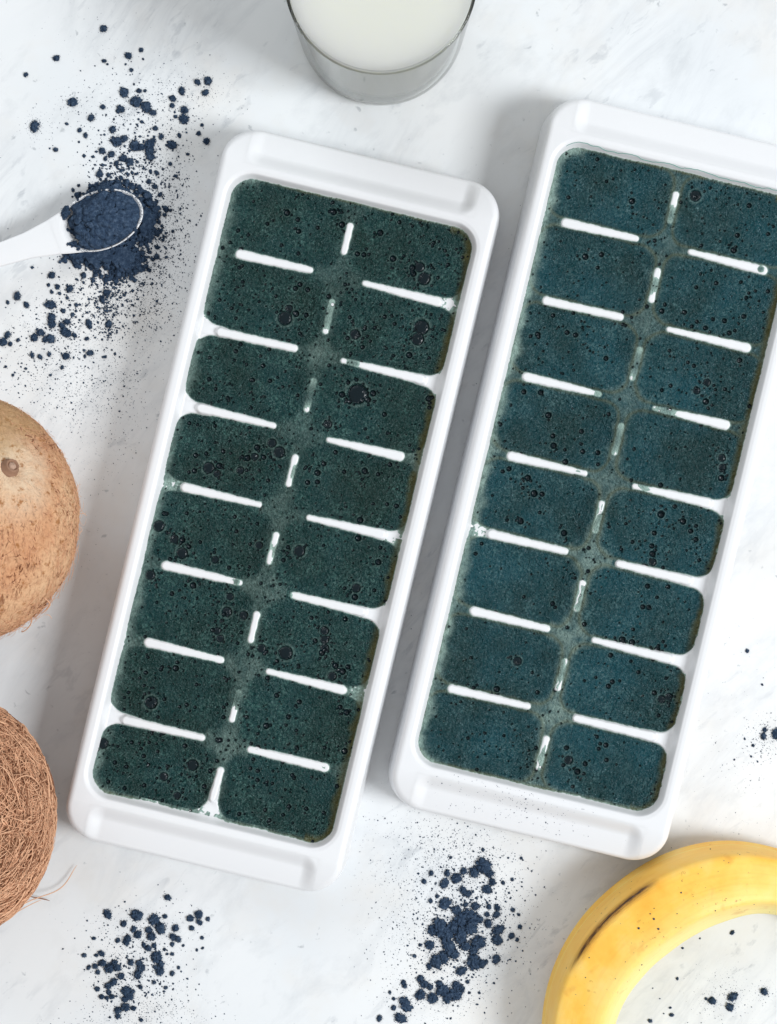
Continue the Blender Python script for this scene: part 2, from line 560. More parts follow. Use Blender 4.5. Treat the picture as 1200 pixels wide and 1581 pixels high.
def tray_z(u, v):
    s = sd_rr(u, v, OW, OL, OR)
    top = ridge_top(u, v)
    # inner wall of the opening
    wall = ZB - 1.6 + (ZR - ZB + 1.6) * sstep(-1.6, 0.9, s)
    top = np.where(s > -1.6, np.maximum(top, wall), top)
    # cells
    lu = np.abs(u) - 24.85
    lv = (v + 4 * PITCH) % PITCH - PITCH / 2
    row = np.floor((v + 4 * PITCH) / PITCH)
    lvc = lv.copy()
    # end rows are shortened by the end walls
    hv = np.where((row <= 0) | (row >= 7), 13.2, 13.75)
    lvc = np.where(row <= 0, lv - 0.55, lvc)
    lvc = np.where(row >= 7, lv + 0.55, lvc)
    sc = sd_rr(lu, lvc, 23.25, hv, 6.5)
    t = np.maximum(-sc, 0)
    t = np.where((row < 0) | (row > 7), 0, t)
    drop = np.where(t < 0.5, 1.6 * t * t / 0.5, 0) + np.where(t >= 0.5, 0.8 + (t - 0.5) * 3.4, 0)
    z = top - np.minimum(drop, 20)
    z = np.where(s > 0.9, ZR, z)
    # rim: a faint step, then rounded edge
    so = sd_rr(u, v, HW, HL, RC)
    e = np.clip(-so, 0, None)
    z = np.where(s > 0.9, z + 0.35 * sstep(0.9, 2.2, s), z)
    # ends fall away towards the lip
    en = HL - np.abs(v)
    endf = np.clip(1 - en / 15.0, 0, 1)
    z = z - 6.0 * endf ** 1.6 * (s > 0.9)
    # corner fall
    r = 2.6
    fall = np.where(e < r, r - np.sqrt(np.maximum(r * r - (r - e) ** 2, 0)), 0)
    z = z - fall * (s > 0.9)
    # scooped grips at both ends
    inu = sstep(44.6, 42.6, np.abs(u))
    # rounded inner corner of the scoop
    sg = sd_rr(u, np.abs(v) - (128.9 + 30), 43.6, 30, 4.5)
    g = sstep(2.2, -4.0, sg)
    floor = ZR - 3.3 - 2.9 * np.clip((np.abs(v) - 129) / 12.0, 0, 1.2) ** 1.5 - np.where(en < 1.5, 1.5 - np.sqrt(np.maximum(1.5 ** 2 - (1.5 - en) ** 2, 0)), 0)
    z = np.where(s > 0.9, z * (1 - g) + np.minimum(z, floor) * g, z)
    return z


def tray_grid():
    # u clustered to the edges, v clustered to the ends
    a = np.linspace(0, 1, 150)
    up = np.concatenate([a[:-1] * 50.0 / HW, 50.0 / HW + (1 - 50.0 / HW) * (1 - (1 - np.linspace(0, 1, 26)) ** 1.7)])
    un = np.concatenate([-up[::-1], up[1:]])
    b = np.arange(0, 126, 0.36)
    ends = 126 + (HL - 126) * (1 - (1 - np.linspace(0, 1, 70)) ** 2.0)
    vp = np.concatenate([b, ends])
    vn = np.concatenate([-vp[::-1], vp[1:]])
    UU, VV = np.meshgrid(un, vn, indexing='ij')
    av = np.abs(VV)
    k = np.clip(av - (HL - RC), 0, RC)
    wv = HW - RC + np.sqrt(np.maximum(RC * RC - k * k, 0))
    # keep interior columns straight: only columns beyond the corner width are squeezed
    X = np.sign(UU) * np.where(np.abs(UU) * HW < HW - RC, np.abs(UU) * HW,
                               (HW - RC) + (np.abs(UU) * HW - (HW - RC)) * (wv - (HW - RC)) / RC)
    return X, VV


TX, TY = tray_grid()
TZ = tray_z(TX, TY)
TP = np.stack([TX, TY, TZ], -1)
TN = grid_normals(TP)
nu, nv = TX.shape
TF = grid_faces(nu, nv)
TV = TP.reshape(-1, 3)
TNf = TN.reshape(-1, 3)
fc = TV[TF].mean(1)
fu, fv = fc[:, 0], fc[:, 1]
# which part each face belongs to
part = np.zeros(len(TF), dtype=int)                     # 0 body
nd = 0
part_name = {0: 'body'}
pid = 1
for k in range(-3, 4):
    for s in (-1, 1):
        msk = (np.abs(fv - k * PITCH) < 2.1) & (s * fu > 2.2) & (s * fu < 47.5)
        part[msk] = pid
        part_name[pid] = 'divider'
        pid += 1
for r in range(8):
    msk = (np.abs(fu) < 2.2) & (np.abs(fv - (r - 3.5) * PITCH) < 9)
    part[msk] = pid
    part_name[pid] = 'centre_divider'
    pid += 1
for s in (-1, 1):
    msk = (s * fv > 127.3) & (np.abs(fu) < 45.5)
    part[msk] = pid
    part_name[pid] = 'grip'
    pid += 1
tray_parts = []
for p in range(pid):
    ids, f = sub_mesh(TV, TF, part == p)
    tray_parts.append((part_name[p], mesh_np(part_name[p], TV[ids], f, M_plastic, normals=TNf[ids])))
# outer wall
loop = np.concatenate([TP[:, 0], TP[-1, 1:], TP[-2::-1, -1], TP[0, -2:0:-1]])
nrm2 = np.concatenate([TN[:, 0], TN[-1, 1:], TN[-2::-1, -1], TN[0, -2:0:-1]])
keep = [0]
for i in range(1, len(loop)):
    if np.linalg.norm(loop[i, :2] - loop[keep[-1], :2]) > 0.02: keep.append(i)
loop = loop[keep]
cx = np.abs(loop[:, 0]) - (HW - RC)
cy = np.abs(loop[:, 1]) - (HL - RC)
dirn = np.stack([np.sign(loop[:, 0]) * np.maximum(cx, 0), np.sign(loop[:, 1]) * np.maximum(cy, 0)], -1)
dirn /= np.linalg.norm(dirn, axis=1, keepdims=True) + 1e-9
rows = []
rn = []
levels = [0, 0.03, 0.1, 0.3, 0.6, 0.96, 1.0]
outs = [0, 0.12, 0.3, 0.7, 1.2, 1.7, 1.2]
for L, oo in zip(levels, outs):
    q = loop.copy()
    q[:, 2] = loop[:, 2] * (1 - L) + 0.3 * L
    q[:, :2] += dirn * oo
    rows.append(q)
    nn = np.concatenate([dirn, np.full((len(q), 1), 0.35 if L < 0.02 else 0.07)], 1)
    nn /= np.linalg.norm(nn, axis=1, keepdims=True)
    rn.append(nn)
SV = np.concatenate(rows)
SF = grid_faces(len(rows), len(loop), wrap_v=True)
# orientation outward
side_me = mesh_np('side_wall', SV, SF, M_plastic, normals=np.concatenate(rn))


TRAYS = {
    'L': dict(c=P(435.4, 788.5, 28), rz=math.radians(-13.5)),
    'R': dict(c=P(940.3, 739.9, 28), rz=math.radians(-13.5)),
}


def to_local(T, p):
    c = T['c']
    a = -T['rz']
    dx, dy = p[0] - c[0], p[1] - c[1]
    return dx * math.cos(a) - dy * math.sin(a), dx * math.sin(a) + dy * math.cos(a)


def tray(key, label):
    T = TRAYS[key]
    root = empty('ice_cube_tray', (T['c'][0], T['c'][1], 0), T['rz'])
    tag(root, label, 'ice cube tray', 'white ice cube trays')
    for n, me in tray_parts:
        obj(n, me, root)
    obj('side_wall', side_me, root)
    return root


tray('L', 'white plastic ice cube tray seen whole, beside the coconuts, greener mixture inside')
tray('R', 'white plastic ice cube tray running off the right edge, its lower corner over the banana')

# ------------------------------------------------------------------ smoothie in the trays
BUB = {
    'L': [(552, 608, 16), (651, 505, 12), (645, 523, 10), (548, 516, 8), (440, 491, 11), (446, 476, 6), (457, 484, 5), (441, 1008, 11),
          (462, 851, 9), (281, 854, 9), (269, 832, 7), (245, 812, 9), (322, 722, 9), (335, 731, 6), (338, 719, 5), (431, 698, 9), (420, 684, 7), (393, 705, 6),
          (382, 707, 5), (397, 691, 5), (407, 706, 4), (371, 726, 6), (300, 727, 4), (302, 703, 4),
          (501, 974, 7), (501, 988, 7), (501, 1001, 7), (513, 1044, 7), (518, 1028, 5), (529, 1037, 5), (233, 1085, 10), (297, 1182, 9), (350, 945, 8), (376, 950, 7),
          (355, 921, 6), (404, 1001, 7), (550, 908, 7), (548, 922, 5), (648, 412, 8), (655, 430, 10), (637, 413, 5), (638, 422, 5), (506, 655, 7),
          (158, 1148, 9), (273, 1229, 6), (252, 1200, 7), (335, 974, 6), (340, 986, 6), (232, 888, 8), (400, 842, 6), (332, 864, 6), (298, 904, 5), (281, 834, 5), (251, 1131, 5),
          (340, 1143, 4), (533, 956, 4), (497, 1008, 5), (554, 736, 0), (532, 770, 0), (563, 727, 5), (490, 730, 5), (500, 716, 4), (475, 745, 4), (490, 744, 4), (556, 803, 5),
          (553, 831, 5), (584, 868, 5), (632, 548, 5), (575, 800, 0), (443, 328, 5), (515, 327, 5), (528, 347, 5), (587, 359, 5), (461, 357, 4), (607, 399, 5), (552, 392, 4), (562, 393, 4),
          (478, 415, 4), (475, 447, 4), (456, 445, 4), (463, 439, 4), (528, 609, 5), (576, 607, 5), (568, 617, 5), (540, 620, 4), (662, 615, 5), (271, 1032, 5), (315, 1215, 4),
          (411, 1121, 5), (525, 1092, 4), (535, 1100, 5), (532, 1160, 5), (427, 1074, 4), (445, 1107, 4), (462, 1084, 4), (210, 1140, 0), (285, 1152, 4), (212, 855, 0)],
    'R': [(1076, 603, 6), (1092, 590, 6), (1090, 620, 5), (1115, 707, 6), (1116, 722, 6), (1114, 738, 5), (1021, 794, 6), (1055, 805, 5), (1008, 868, 6), (1008, 855, 5),
          (1022, 1080, 6.5), (1033, 1076, 6), (878, 1174, 7), (892, 1192, 5), (904, 1180, 4), (961, 988, 5.5), (976, 992, 5), (1015, 1003, 5), (825, 762, 5.5), (837, 763, 4), (804, 805, 5),
          (871, 823, 5), (799, 1021, 7), (767, 1064, 5), (875, 1155, 4), (936, 1151, 4), (927, 1149, 3), (922, 1138, 3), (937, 1174, 3.5), (946, 1053, 4), (940, 1060, 4), (943, 1012, 4),
          (815, 738, 5), (835, 606, 4.5), (847, 641, 5), (854, 673, 4), (855, 688, 5), (898, 666, 4), (900, 697, 4), (923, 699, 4), (873, 713, 4.5), (786, 724, 4), (830, 516, 4), (809, 605, 4),
          (936, 553, 4), (854, 487, 3.5), (831, 516, 4), (876, 513, 4), (889, 517, 4), (904, 396, 5), (929, 393, 4), (923, 413, 3), (976, 310, 5), (1133, 386, 5), (1157, 317, 4), (1083, 379, 3), (1139, 363, 4),
          (1022, 480, 4), (1057, 482, 4), (1119, 495, 4), (1126, 514, 4), (1149, 488, 4), (1142, 556, 4), (1021, 795, 5), (1067, 820, 4), (1075, 812, 3), (1075, 833, 4), (1000, 905, 4), (1032, 906, 3.5),
          (1011, 823, 4), (1007, 843, 4), (1024, 876, 3), (1080, 865, 3), (993, 937, 4), (978, 972, 3), (1002, 938, 4), (1020, 749, 4), (1042, 782, 3.5), (908, 882, 3.5), (876, 969, 3), (1074, 302, 9)],
}
# where the mixture stands low (divider or saddle bare / film thin): (u, v, depth, radius) in tray mm
v_of = lambda k: (4 - k) * PITCH          # k-th divider from the top, 1..7
LOW = {
    'L': [(-44, v_of(2), 1.2, 7), (-44, v_of(3), 1.3, 8), (-44, v_of(4), 0.65, 5), (-44, v_of(7), 1.3, 8), (44, v_of(1), 0.75, 4), (44, v_of(2), 1.2, 6), (43, v_of(4), 1.0, 5),
          (44, v_of(5), 1.3, 7), (45, v_of(6), 0.7, 4), (0, v_of(2), 0.55, 6), (3, v_of(3) + 3, 0.2, 5), (0, v_of(7), 0.65, 6), (-1, -118, 1.3, 8), (-22, -112, 0.9, 17), (-24, v_of(3) + 15, 0.4, 12),
          (22, -112, 0.45, 15)],
    'R': [(-44, v_of(5), 0.7, 5), (44, v_of(4), 1.0, 6), (44, v_of(5), 1.3, 8), (44, v_of(6), 1.3, 8), (44, v_of(7), 1.3, 9), (0, v_of(4), 0.35, 6), (0, v_of(5), 0.55, 7), (0, v_of(6), 0.55, 7), (0, v_of(7), 0.55, 7),
          (1, v_of(2), 0.2, 5), (1, v_of(3), 0.25, 5), (24, -108, 0.45, 18), (24, v_of(7) + 15, 0.6, 14), (24, v_of(5) - 15, 0.4, 14), (24, v_of(5) + 15, 0.4, 14), (0, -108, 0.3, 6)],
}
# film lying over a bar: (u, v, rise, radius)
HIGH = {
    'L': [(19, v_of(1), 0.75, 1.7), (13, v_of(2), 0.75, 3.2), (-12, v_of(5), 0.62, 3.5), (-14, v_of(6), 0.75, 5.0), (12, v_of(7), 0.5, 2.5), (0, 3.5 * PITCH - 1 * 62 - 31 * 0, 0.0, 3),
          (0, 0.5 * PITCH + 31, 0.62, 4), (0, -2.5 * PITCH + 2, 0.68, 3), (0, 2.5 * PITCH, 0.88, 7), (0, 1.5 * PITCH, 0.9, 7), (39, v_of(1), .3, 2), (0, -0.5 * PITCH, 0.75, 5), (0, 0.5 * PITCH, 0.5, 4), (0, -2.5 * PITCH + 3, 0.7, 4)],
    'R': [(0, 3.5 * PITCH - 3, 0.75, 4), (16, v_of(3), 0.8, 9), (14, v_of(4), 0.8, 6), (-12, v_of(3), 0.7, 4), (0, 2.5 * PITCH, 0.7, 4), (0, 1.5 * PITCH, 1.0, 7), (0, 0.5 * PITCH, 0.9, 7), (0, -0.5 * PITCH, 0.95, 7), (0, -1.5 * PITCH, 0.95, 7), (0, -2.5 * PITCH, 0.95, 7), (0, -3.5 * PITCH, 1.0, 7),
          (-25, v_of(1), 0.25, 10), (20, v_of(2), .3, 12), (-25, v_of(2), .25, 10)],
}


def smoothie(key, label, M, seed):
    T = TRAYS[key]
    nz = Noise2(seed)
    nz2 = Noise2(seed + 1)
    st = 0.31
    u = np.arange(-49.4, 49.41, st)
    v = np.arange(-124.2, 124.21, st)
    U, Vv = np.meshgrid(u, v, indexing='ij')
    L = np.full(U.shape, 24.2)
    L += 0.22 * nz.fbm(U / 11, Vv / 11, 2) + 0.14 * nz2.fbm(U / 4.5 + 40, Vv / 4.5, 2)
    for (a, b, d, r) in LOW[key]:
        L -= 1.45 * d * np.exp(-(((U - a) ** 2 + (Vv - b) ** 2) / r ** 2) ** 1.5)
    for (a, b, d, r) in HIGH[key]:
        L += d * np.exp(-((U - a) ** 2 + (Vv - b) ** 2) / r ** 2)
    rp = np.random.default_rng(seed + 9)
    for q in range(9):
        a, b = rp.choice([-1, 1]) * rp.choice([10.5, 12, 15, 38, 39]), v_of(rp.integers(1, 8))
        L += rp.uniform(0.5, 0.85) * np.exp(-((U - a) ** 2 + (Vv - b) ** 2) / rp.uniform(1.4, 3.2) ** 2)
    # cells sag a little, ridges of froth between the cells stand proud
    lu = np.abs(U) - 24.85
    lv = (Vv + 4 * PITCH) % PITCH - PITCH / 2
    sc = sd_rr(lu, lv, 23.25, 13.75, 6.5)
    L += 0.28 * sstep(-5, 1, sc) * (np.abs(U) < 8) - 0.85 * sstep(-0.5, -9, sc)
    s = sd_rr(U, Vv, OW, OL, OR)
    ragged = nz2.fbm(U / 1.3, Vv / 1.3, 3)
    edge_r = sstep(-3.2, -0.6, s) * (U > 40)
    if key == 'R':
        L -= (0.5 + 0.75 * ragged) * edge_r * sstep(30, -20, Vv)
    L += 0.10 * ragged * sstep(-4, -1, s) - 0.5 * sstep(-1.8, 0.4, s)
    # froth grain
    calm = 1 - 0.8 * sstep(ZN + 0.5, ZN + 1.3, ridge_top(U, Vv))
    L += calm * (0.13 * nz.fbm(U / 0.75, Vv / 0.75, 2) + 0.11 * nz2.fbm(U / 1.9, Vv / 1.9, 2) + 0.38 * (0.3 - np.abs(nz.fbm(U / 1.5 + 60, Vv / 1.5, 2))))
    if key == 'R':     # cracked skin round the lower cubes
        L -= 0.4 * np.exp(-((sc - 0.6 + 0.7 * nz.fbm(U / 3, Vv / 3, 2)) / 0.28) ** 2) * (np.abs(U) < 12) * sstep(5, -10, Vv)
    # fold-like strokes in the bluer mixture
    if key == 'R':
        L += 0.10 * np.abs(nz.fbm((U + 0.5 * Vv) / 3.2, (Vv - 0.4 * U) / 1.1, 2)) * sstep(-5, 10, U)
    Z = tray_z(U, Vv)
    pit = np.zeros(U.shape)
    ringm = np.zeros(U.shape)
    bubs = []
    for (px, py, r) in BUB[key]:
        if r <= 0: continue
        a, b = to_local(T, P(px, py, 24))
        bubs.append((a, b, r / 4.03))
    r2 = np.random.default_rng(seed + 5)
    nsm = 2600 if key == 'L' else 1500
    for i in range(nsm):
        a = r2.uniform(-47, 47)
        b = r2.uniform(-122, 122)
        dens = 0.5 + 0.5 * nz(np.array(a / 18.0), np.array(b / 18.0))
        if r2.random() > dens + 0.15: continue
        rr = 0.30 + 0.22 * r2.random() ** 2 + (0.5 * r2.random() if r2.random() < (0.30 if key == 'L' else 0.2) else 0)
        bubs.append((a, b, rr))
    # satellites round the large ones
    for (a, b, r) in list(bubs):
        if r > 1.2:
            for q in range(int(3 + r * 1.5)):
                an = r2.uniform(0, 6.28)
                dd = r * r2.uniform(1.3, 2.8)
                bubs.append((a + dd * math.cos(an), b + dd * math.sin(an), r2.uniform(0.28, 0.6)))
    for (a, b, r) in bubs:
        i0, i1 = np.searchsorted(u, a - 1.7 * r), np.searchsorted(u, a + 1.7 * r)
        j0, j1 = np.searchsorted(v, b - 1.7 * r), np.searchsorted(v, b + 1.7 * r)
        if i1 <= i0 or j1 <= j0: continue
        uu, vv = U[i0:i1, j0:j1], Vv[i0:i1, j0:j1]
        d = np.hypot(uu - a, vv - b) / r
        depth = 0.8 * r if r < 1.4 else 0.5 * r
        bowl = np.where(d < 1, -depth * np.sqrt(np.maximum(1 - d * d, 0)), 0)
        if r > 1.4:      # intact domed bubble sitting in its pit
            bowl = bowl + np.where(d < 0.86, 0.50 * r * np.sqrt(np.maximum(1 - (d / 0.88) ** 2, 0)), 0)
        rim = 0.17 * min(r, 1.0) * np.exp(-((d - 1.12) / 0.16) ** 2)
        sl = L[i0:i1, j0:j1]
        flat = sstep(1.1, 0.8, d)
        mean = sl.mean()
        L[i0:i1, j0:j1] = sl * (1 - flat) + mean * flat + bowl + rim
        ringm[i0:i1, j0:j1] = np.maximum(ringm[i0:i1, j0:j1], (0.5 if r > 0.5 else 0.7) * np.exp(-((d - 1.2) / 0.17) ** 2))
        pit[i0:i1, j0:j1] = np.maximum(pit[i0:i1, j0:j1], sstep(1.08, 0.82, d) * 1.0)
    # keep pits from opening onto bare plastic
    th = L - Z
    thin = np.exp(-np.maximum(th, 0) / 0.42) * 0.9
    thin = np.where(sc < -1.2, 0, thin)
    oliv = np.zeros(U.shape)
    wob = 0.8 * nz.fbm(U / 4, Vv / 4, 2)
    oliv = np.maximum(oliv, sstep(-4.6, -0.8, s + wob) * (U > 38) * 0.95)
    oliv = np.maximum(oliv, sstep(-2.2, -0.6, s + 0.5 * wob) * (np.abs(Vv) > 118) * sstep(-44, -20, U) * 0.9)
    oliv = np.maximum(oliv, sstep(-2.6, -0.6, s + 0.5 * wob) * (Vv < -118) * 0.85)
    if key == 'R':     # brownish skin rims round the separate cubes
        oliv = np.maximum(oliv, np.exp(-((sc - 0.1 + 0.4 * wob) / 0.7) ** 2) * 0.4)
    pale = sstep(-6.0, -1.0, s + wob * 1.5) * (U < -38) * np.clip(0.75 + 0.4 * nz2.fbm(U / 5, Vv / 9, 2), 0, 1) * (1.0 if key == 'R' else 0.6)  # left-wall strip: pale froth, with part of a highlight painted in
    pale = np.maximum(pale, (0.95 if key == 'R' else 0.5) * np.clip(0.8 + 0.5 * nz2.fbm(U / 3 + 7, Vv / 3, 2), 0, 1) * sstep(-2.6, 0.6, sc + wob) * (0.45 + 0.55 * sstep(20, -40, Vv)) * (np.abs(U) < 9))  # thin pale froth round the centre bars, sheen painted into the colour too
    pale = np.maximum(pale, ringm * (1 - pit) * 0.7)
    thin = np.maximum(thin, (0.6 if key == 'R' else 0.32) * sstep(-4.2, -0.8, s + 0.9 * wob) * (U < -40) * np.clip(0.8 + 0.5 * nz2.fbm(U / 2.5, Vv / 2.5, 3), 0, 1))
    if key == 'R':     # pale crumbs in the ragged skin along the right wall
        cr = sstep(0.25, 0.5, nz.fbm(U / 0.9 + 5, Vv / 0.9, 2)) * sstep(-2.1, -1.0, s) * (U > 40) * sstep(25, -5, Vv)
        thin = np.maximum(thin, 0.75 * cr)
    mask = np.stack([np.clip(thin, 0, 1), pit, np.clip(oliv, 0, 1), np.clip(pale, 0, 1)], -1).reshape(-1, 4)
    PP = np.stack([U, Vv, L], -1)
    NN = grid_normals(PP).reshape(-1, 3)
    PV = PP.reshape(-1, 3)
    FF = grid_faces(*U.shape)
    vis = (th > -0.25).reshape(-1)
    fvis = vis[FF].any(1)
    c = PV[FF].mean(1)
    row = np.clip(np.floor((c[:, 1] + 4 * PITCH) / PITCH).astype(int), 0, 7)
    side = (c[:, 0] > 0).astype(int)
    root = empty('smoothie_ice', (T['c'][0], T['c'][1], 0), T['rz'])
    tag(root, label, 'smoothie ice', 'smoothie mixture filling the trays')
    for r in range(7, -1, -1):
        for sd in (0, 1):
            ids, f = sub_mesh(PV, FF, fvis & (row == r) & (side == sd))
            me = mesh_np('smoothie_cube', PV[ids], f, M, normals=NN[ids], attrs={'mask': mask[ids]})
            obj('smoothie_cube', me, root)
    return root


smoothie('L', 'dark green frothy smoothie with large bubbles filling the tray beside the coconuts', M_smooL, 11)
smoothie('R', 'blue green smoothie with small pinholes and olive rims in the tray by the right edge', M_smooR, 31)


# green tide line left on the inner wall of the right tray
T = TRAYS['R']
nzr = Noise2(71)
pa = []
for x in np.linspace(-46, 44, 150):
    y = OL - 0.1 + 0.55 * float(nzr.fbm(np.array(x / 5.0), np.array(0.3), 3)) + 0.3 - max(0, abs(x) - 40.5) ** 2 * 0.09
    pa.append((x, y, float(tray_z(np.array([[x]]), np.array([[y]]))[0, 0]) + 0.06))
pa = np.array(pa)
prs_v, prs_f = [], []
for off in (0.0, 0.12, 0.24):
    prs_v.append(pa - np.array([0, off, 0.0]) + np.array([0, 0, 0.03 * (off == 0.12)]))
VV_ = np.stack(prs_v, 1)
root = empty('tide_line', (T['c'][0], T['c'][1], 0), T['rz'])
tag(root, 'thin green tide line dried on the inner top wall of the right tray', 'stain')
obj('film', mesh_np('film', VV_.reshape(-1, 3), grid_faces(150, 3), M_tide), root)

# ------------------------------------------------------------------ glass of cloudy liquid
def lathe(profile, n=128):
    pr = np.array(profile, dtype=float)
    a = np.linspace(0, 2 * math.pi, n, endpoint=False)
    V = np.stack([pr[:, 0:1] * np.cos(a), pr[:, 0:1] * np.sin(a), np.repeat(pr[:, 1:2], n, 1)], -1).reshape(-1, 3)
    return V, grid_faces(len(pr), n, wrap_v=True)[:, ::-1]


GC = (-2.8, 193.5, 0)
ho, hb = 89.0, 0.3
prof = [(0.01, hb + 0.6), (26, hb + 0.6), (28.5, hb + 0.1), (30.5, hb + 0.2), (31.8, hb + 1.2), (32.6, hb + 3.2), (33.0, 8)]
for k in range(1, 10): prof.append((33.0 + 2.05 * k / 10, 8 + 79 * k / 10))
prof += [(35.15, 87.6), (35.15, 88.4), (34.85, 88.9), (34.4, 89.0), (33.95, 88.85), (33.7, 88.3), (33.6, 87)]
for k in range(1, 10): prof.append((33.6 - 3.0 * k / 10, 87 - 76 * k / 10))
prof += [(30.4, 11), (29.6, 9.0), (27.5, 8.2), (0.01, 8.0)]
gV, gF = lathe(prof)
o = obj('drinking_glass', mesh_np('drinking_glass', gV, gF, M_glass), loc=GC)
tag(o, 'clear round glass tumbler cut off by the top edge of the picture', 'glass')
lp = [(0.01, 85.6), (20, 85.6), (30, 85.65), (32.6, 85.8), (33.4, 86.1), (33.9, 86.2), (33.9, 84)]
for k in range(1, 8): lp.append((33.8 - 3.1 * k / 8, 84 - 73 * k / 8))
lp += [(30.6, 10.8), (29.7, 8.7), (27.6, 7.9), (0.01, 7.7)]
lV, lF = lathe(lp)
o = obj('coconut_water', mesh_np('coconut_water', lV, lF[:, ::-1], M_milk), loc=GC)
tag(o, 'pale cloudy greenish white liquid filling the glass tumbler', 'drink')


# ------------------------------------------------------------------ powder
def ico(sub):
    import bmesh
    bm = bmesh.new()
    bmesh.ops.create_icosphere(bm, subdivisions=sub, radius=1)
    V = np.array([v.co[:] for v in bm.verts])
    Fa = np.array([[v.index for v in f.verts] for f in bm.faces])
    bm.free()
    return V, Fa


IC3, IF3 = ico(4)
IC2, IF2 = ico(2)
IC1, IF1 = ico(1)
OCT = np.array([(1, 0, 0), (-1, 0, 0), (0, 1, 0), (0, -1, 0), (0, 0, 1), (0, 0, -1)], float)
OCF = np.array([(0, 2, 4), (2, 1, 4), (1, 3, 4), (3, 0, 4), (2, 0, 5), (1, 2, 5), (3, 1, 5), (0, 3, 5)])


def lump(V, seed, amp=0.3, freq=2.2):
    out = np.empty_like(V)
    for i, p in enumerate(V):
        q = Vector(p) * freq + Vector((seed * 3.7, seed * 1.3, -seed))
        d = mnoise.noise(q) * amp + mnoise.noise(q * 2.3) * amp * 0.55 + mnoise.noise(q * 5) * amp * 0.38
        out[i] = p * (1 + d)
    return out


def scatter(base, bf, pts, rad, jitter=0.35, flat=0.7, r=rng):
    """many small copies of base at pts (n,3) of radius rad (n)"""
    n = len(pts)
    if n == 0: return np.zeros((0, 3)), np.zeros((0, 3), int)
    a = r.uniform(0, 6.28, n)
    ca, sa = np.cos(a), np.sin(a)
    sx = rad * r.uniform(0.7, 1.35, n)
    sy = rad * r.uniform(0.7, 1.35, n)
    sz = rad * flat
    B = base[None] * (1 + r.uniform(-jitter, jitter, (n, len(base), 1)))
    x = B[:, :, 0] * sx[:, None]
    y = B[:, :, 1] * sy[:, None]
    V = np.stack([x * ca[:, None] - y * sa[:, None] + pts[:, None, 0], x * sa[:, None] + y * ca[:, None] + pts[:, None, 1],
                  B[:, :, 2] * sz[:, None] + pts[:, None, 2]], -1)
    Fa = bf[None] + (np.arange(n) * len(base))[:, None, None]
    return V.reshape(-1, 3), Fa.reshape(-1, 3)


def join(parts):
    Vs, Fs, c = [], [], 0
    for V, Fa in parts:
        Vs.append(V)
        Fs.append(Fa + c)
        c += len(V)
    return np.concatenate(Vs), np.concatenate(Fs)


# clump templates of unit radius: a lumpy ball (or a few grown together) with crumbs round it
TEMPL = []
for t in range(16):
    prs = []
    V0 = lump(IC3, t, 0.85, 2.2 + 0.25 * (t % 5))
    V0 = V0 * np.array([0.92, 0.8 if t % 3 else 0.62, 0.55])
    V0[:, 2] += 0.32
    prs.append((V0, IF3))
    for k in range(t % 3 + 1):
        an = random.uniform(0, 6.28)
        V1 = lump(IC2, t + 40 + k, 0.45) * np.array([0.5, 0.45, 0.4]) * random.uniform(0.6, 1.0)
        V1 += np.array([math.cos(an) * 0.72, math.sin(an) * 0.72, 0.2])
        prs.append((V1, IF2))
    n = 150
    an = rng.uniform(0, 6.28, n)
    rr = (0.85 + rng.exponential(0.28, n)).clip(0.7, 2.2)
    prs.append(scatter(OCT, OCF, np.stack([rr * np.cos(an), rr * np.sin(an) * 0.88, np.full(n, 0.05)], -1), rng.uniform(0.03, 0.12, n) * (1.6 - rr * 0.6).clip(0.4, 1)))
    TEMPL.append(join(prs))
TM = [mesh_np('powder_clump', V, Fa, M_powder) for V, Fa in TEMPL]
# unit templates were written as mm: 1 unit radius = 1 mm

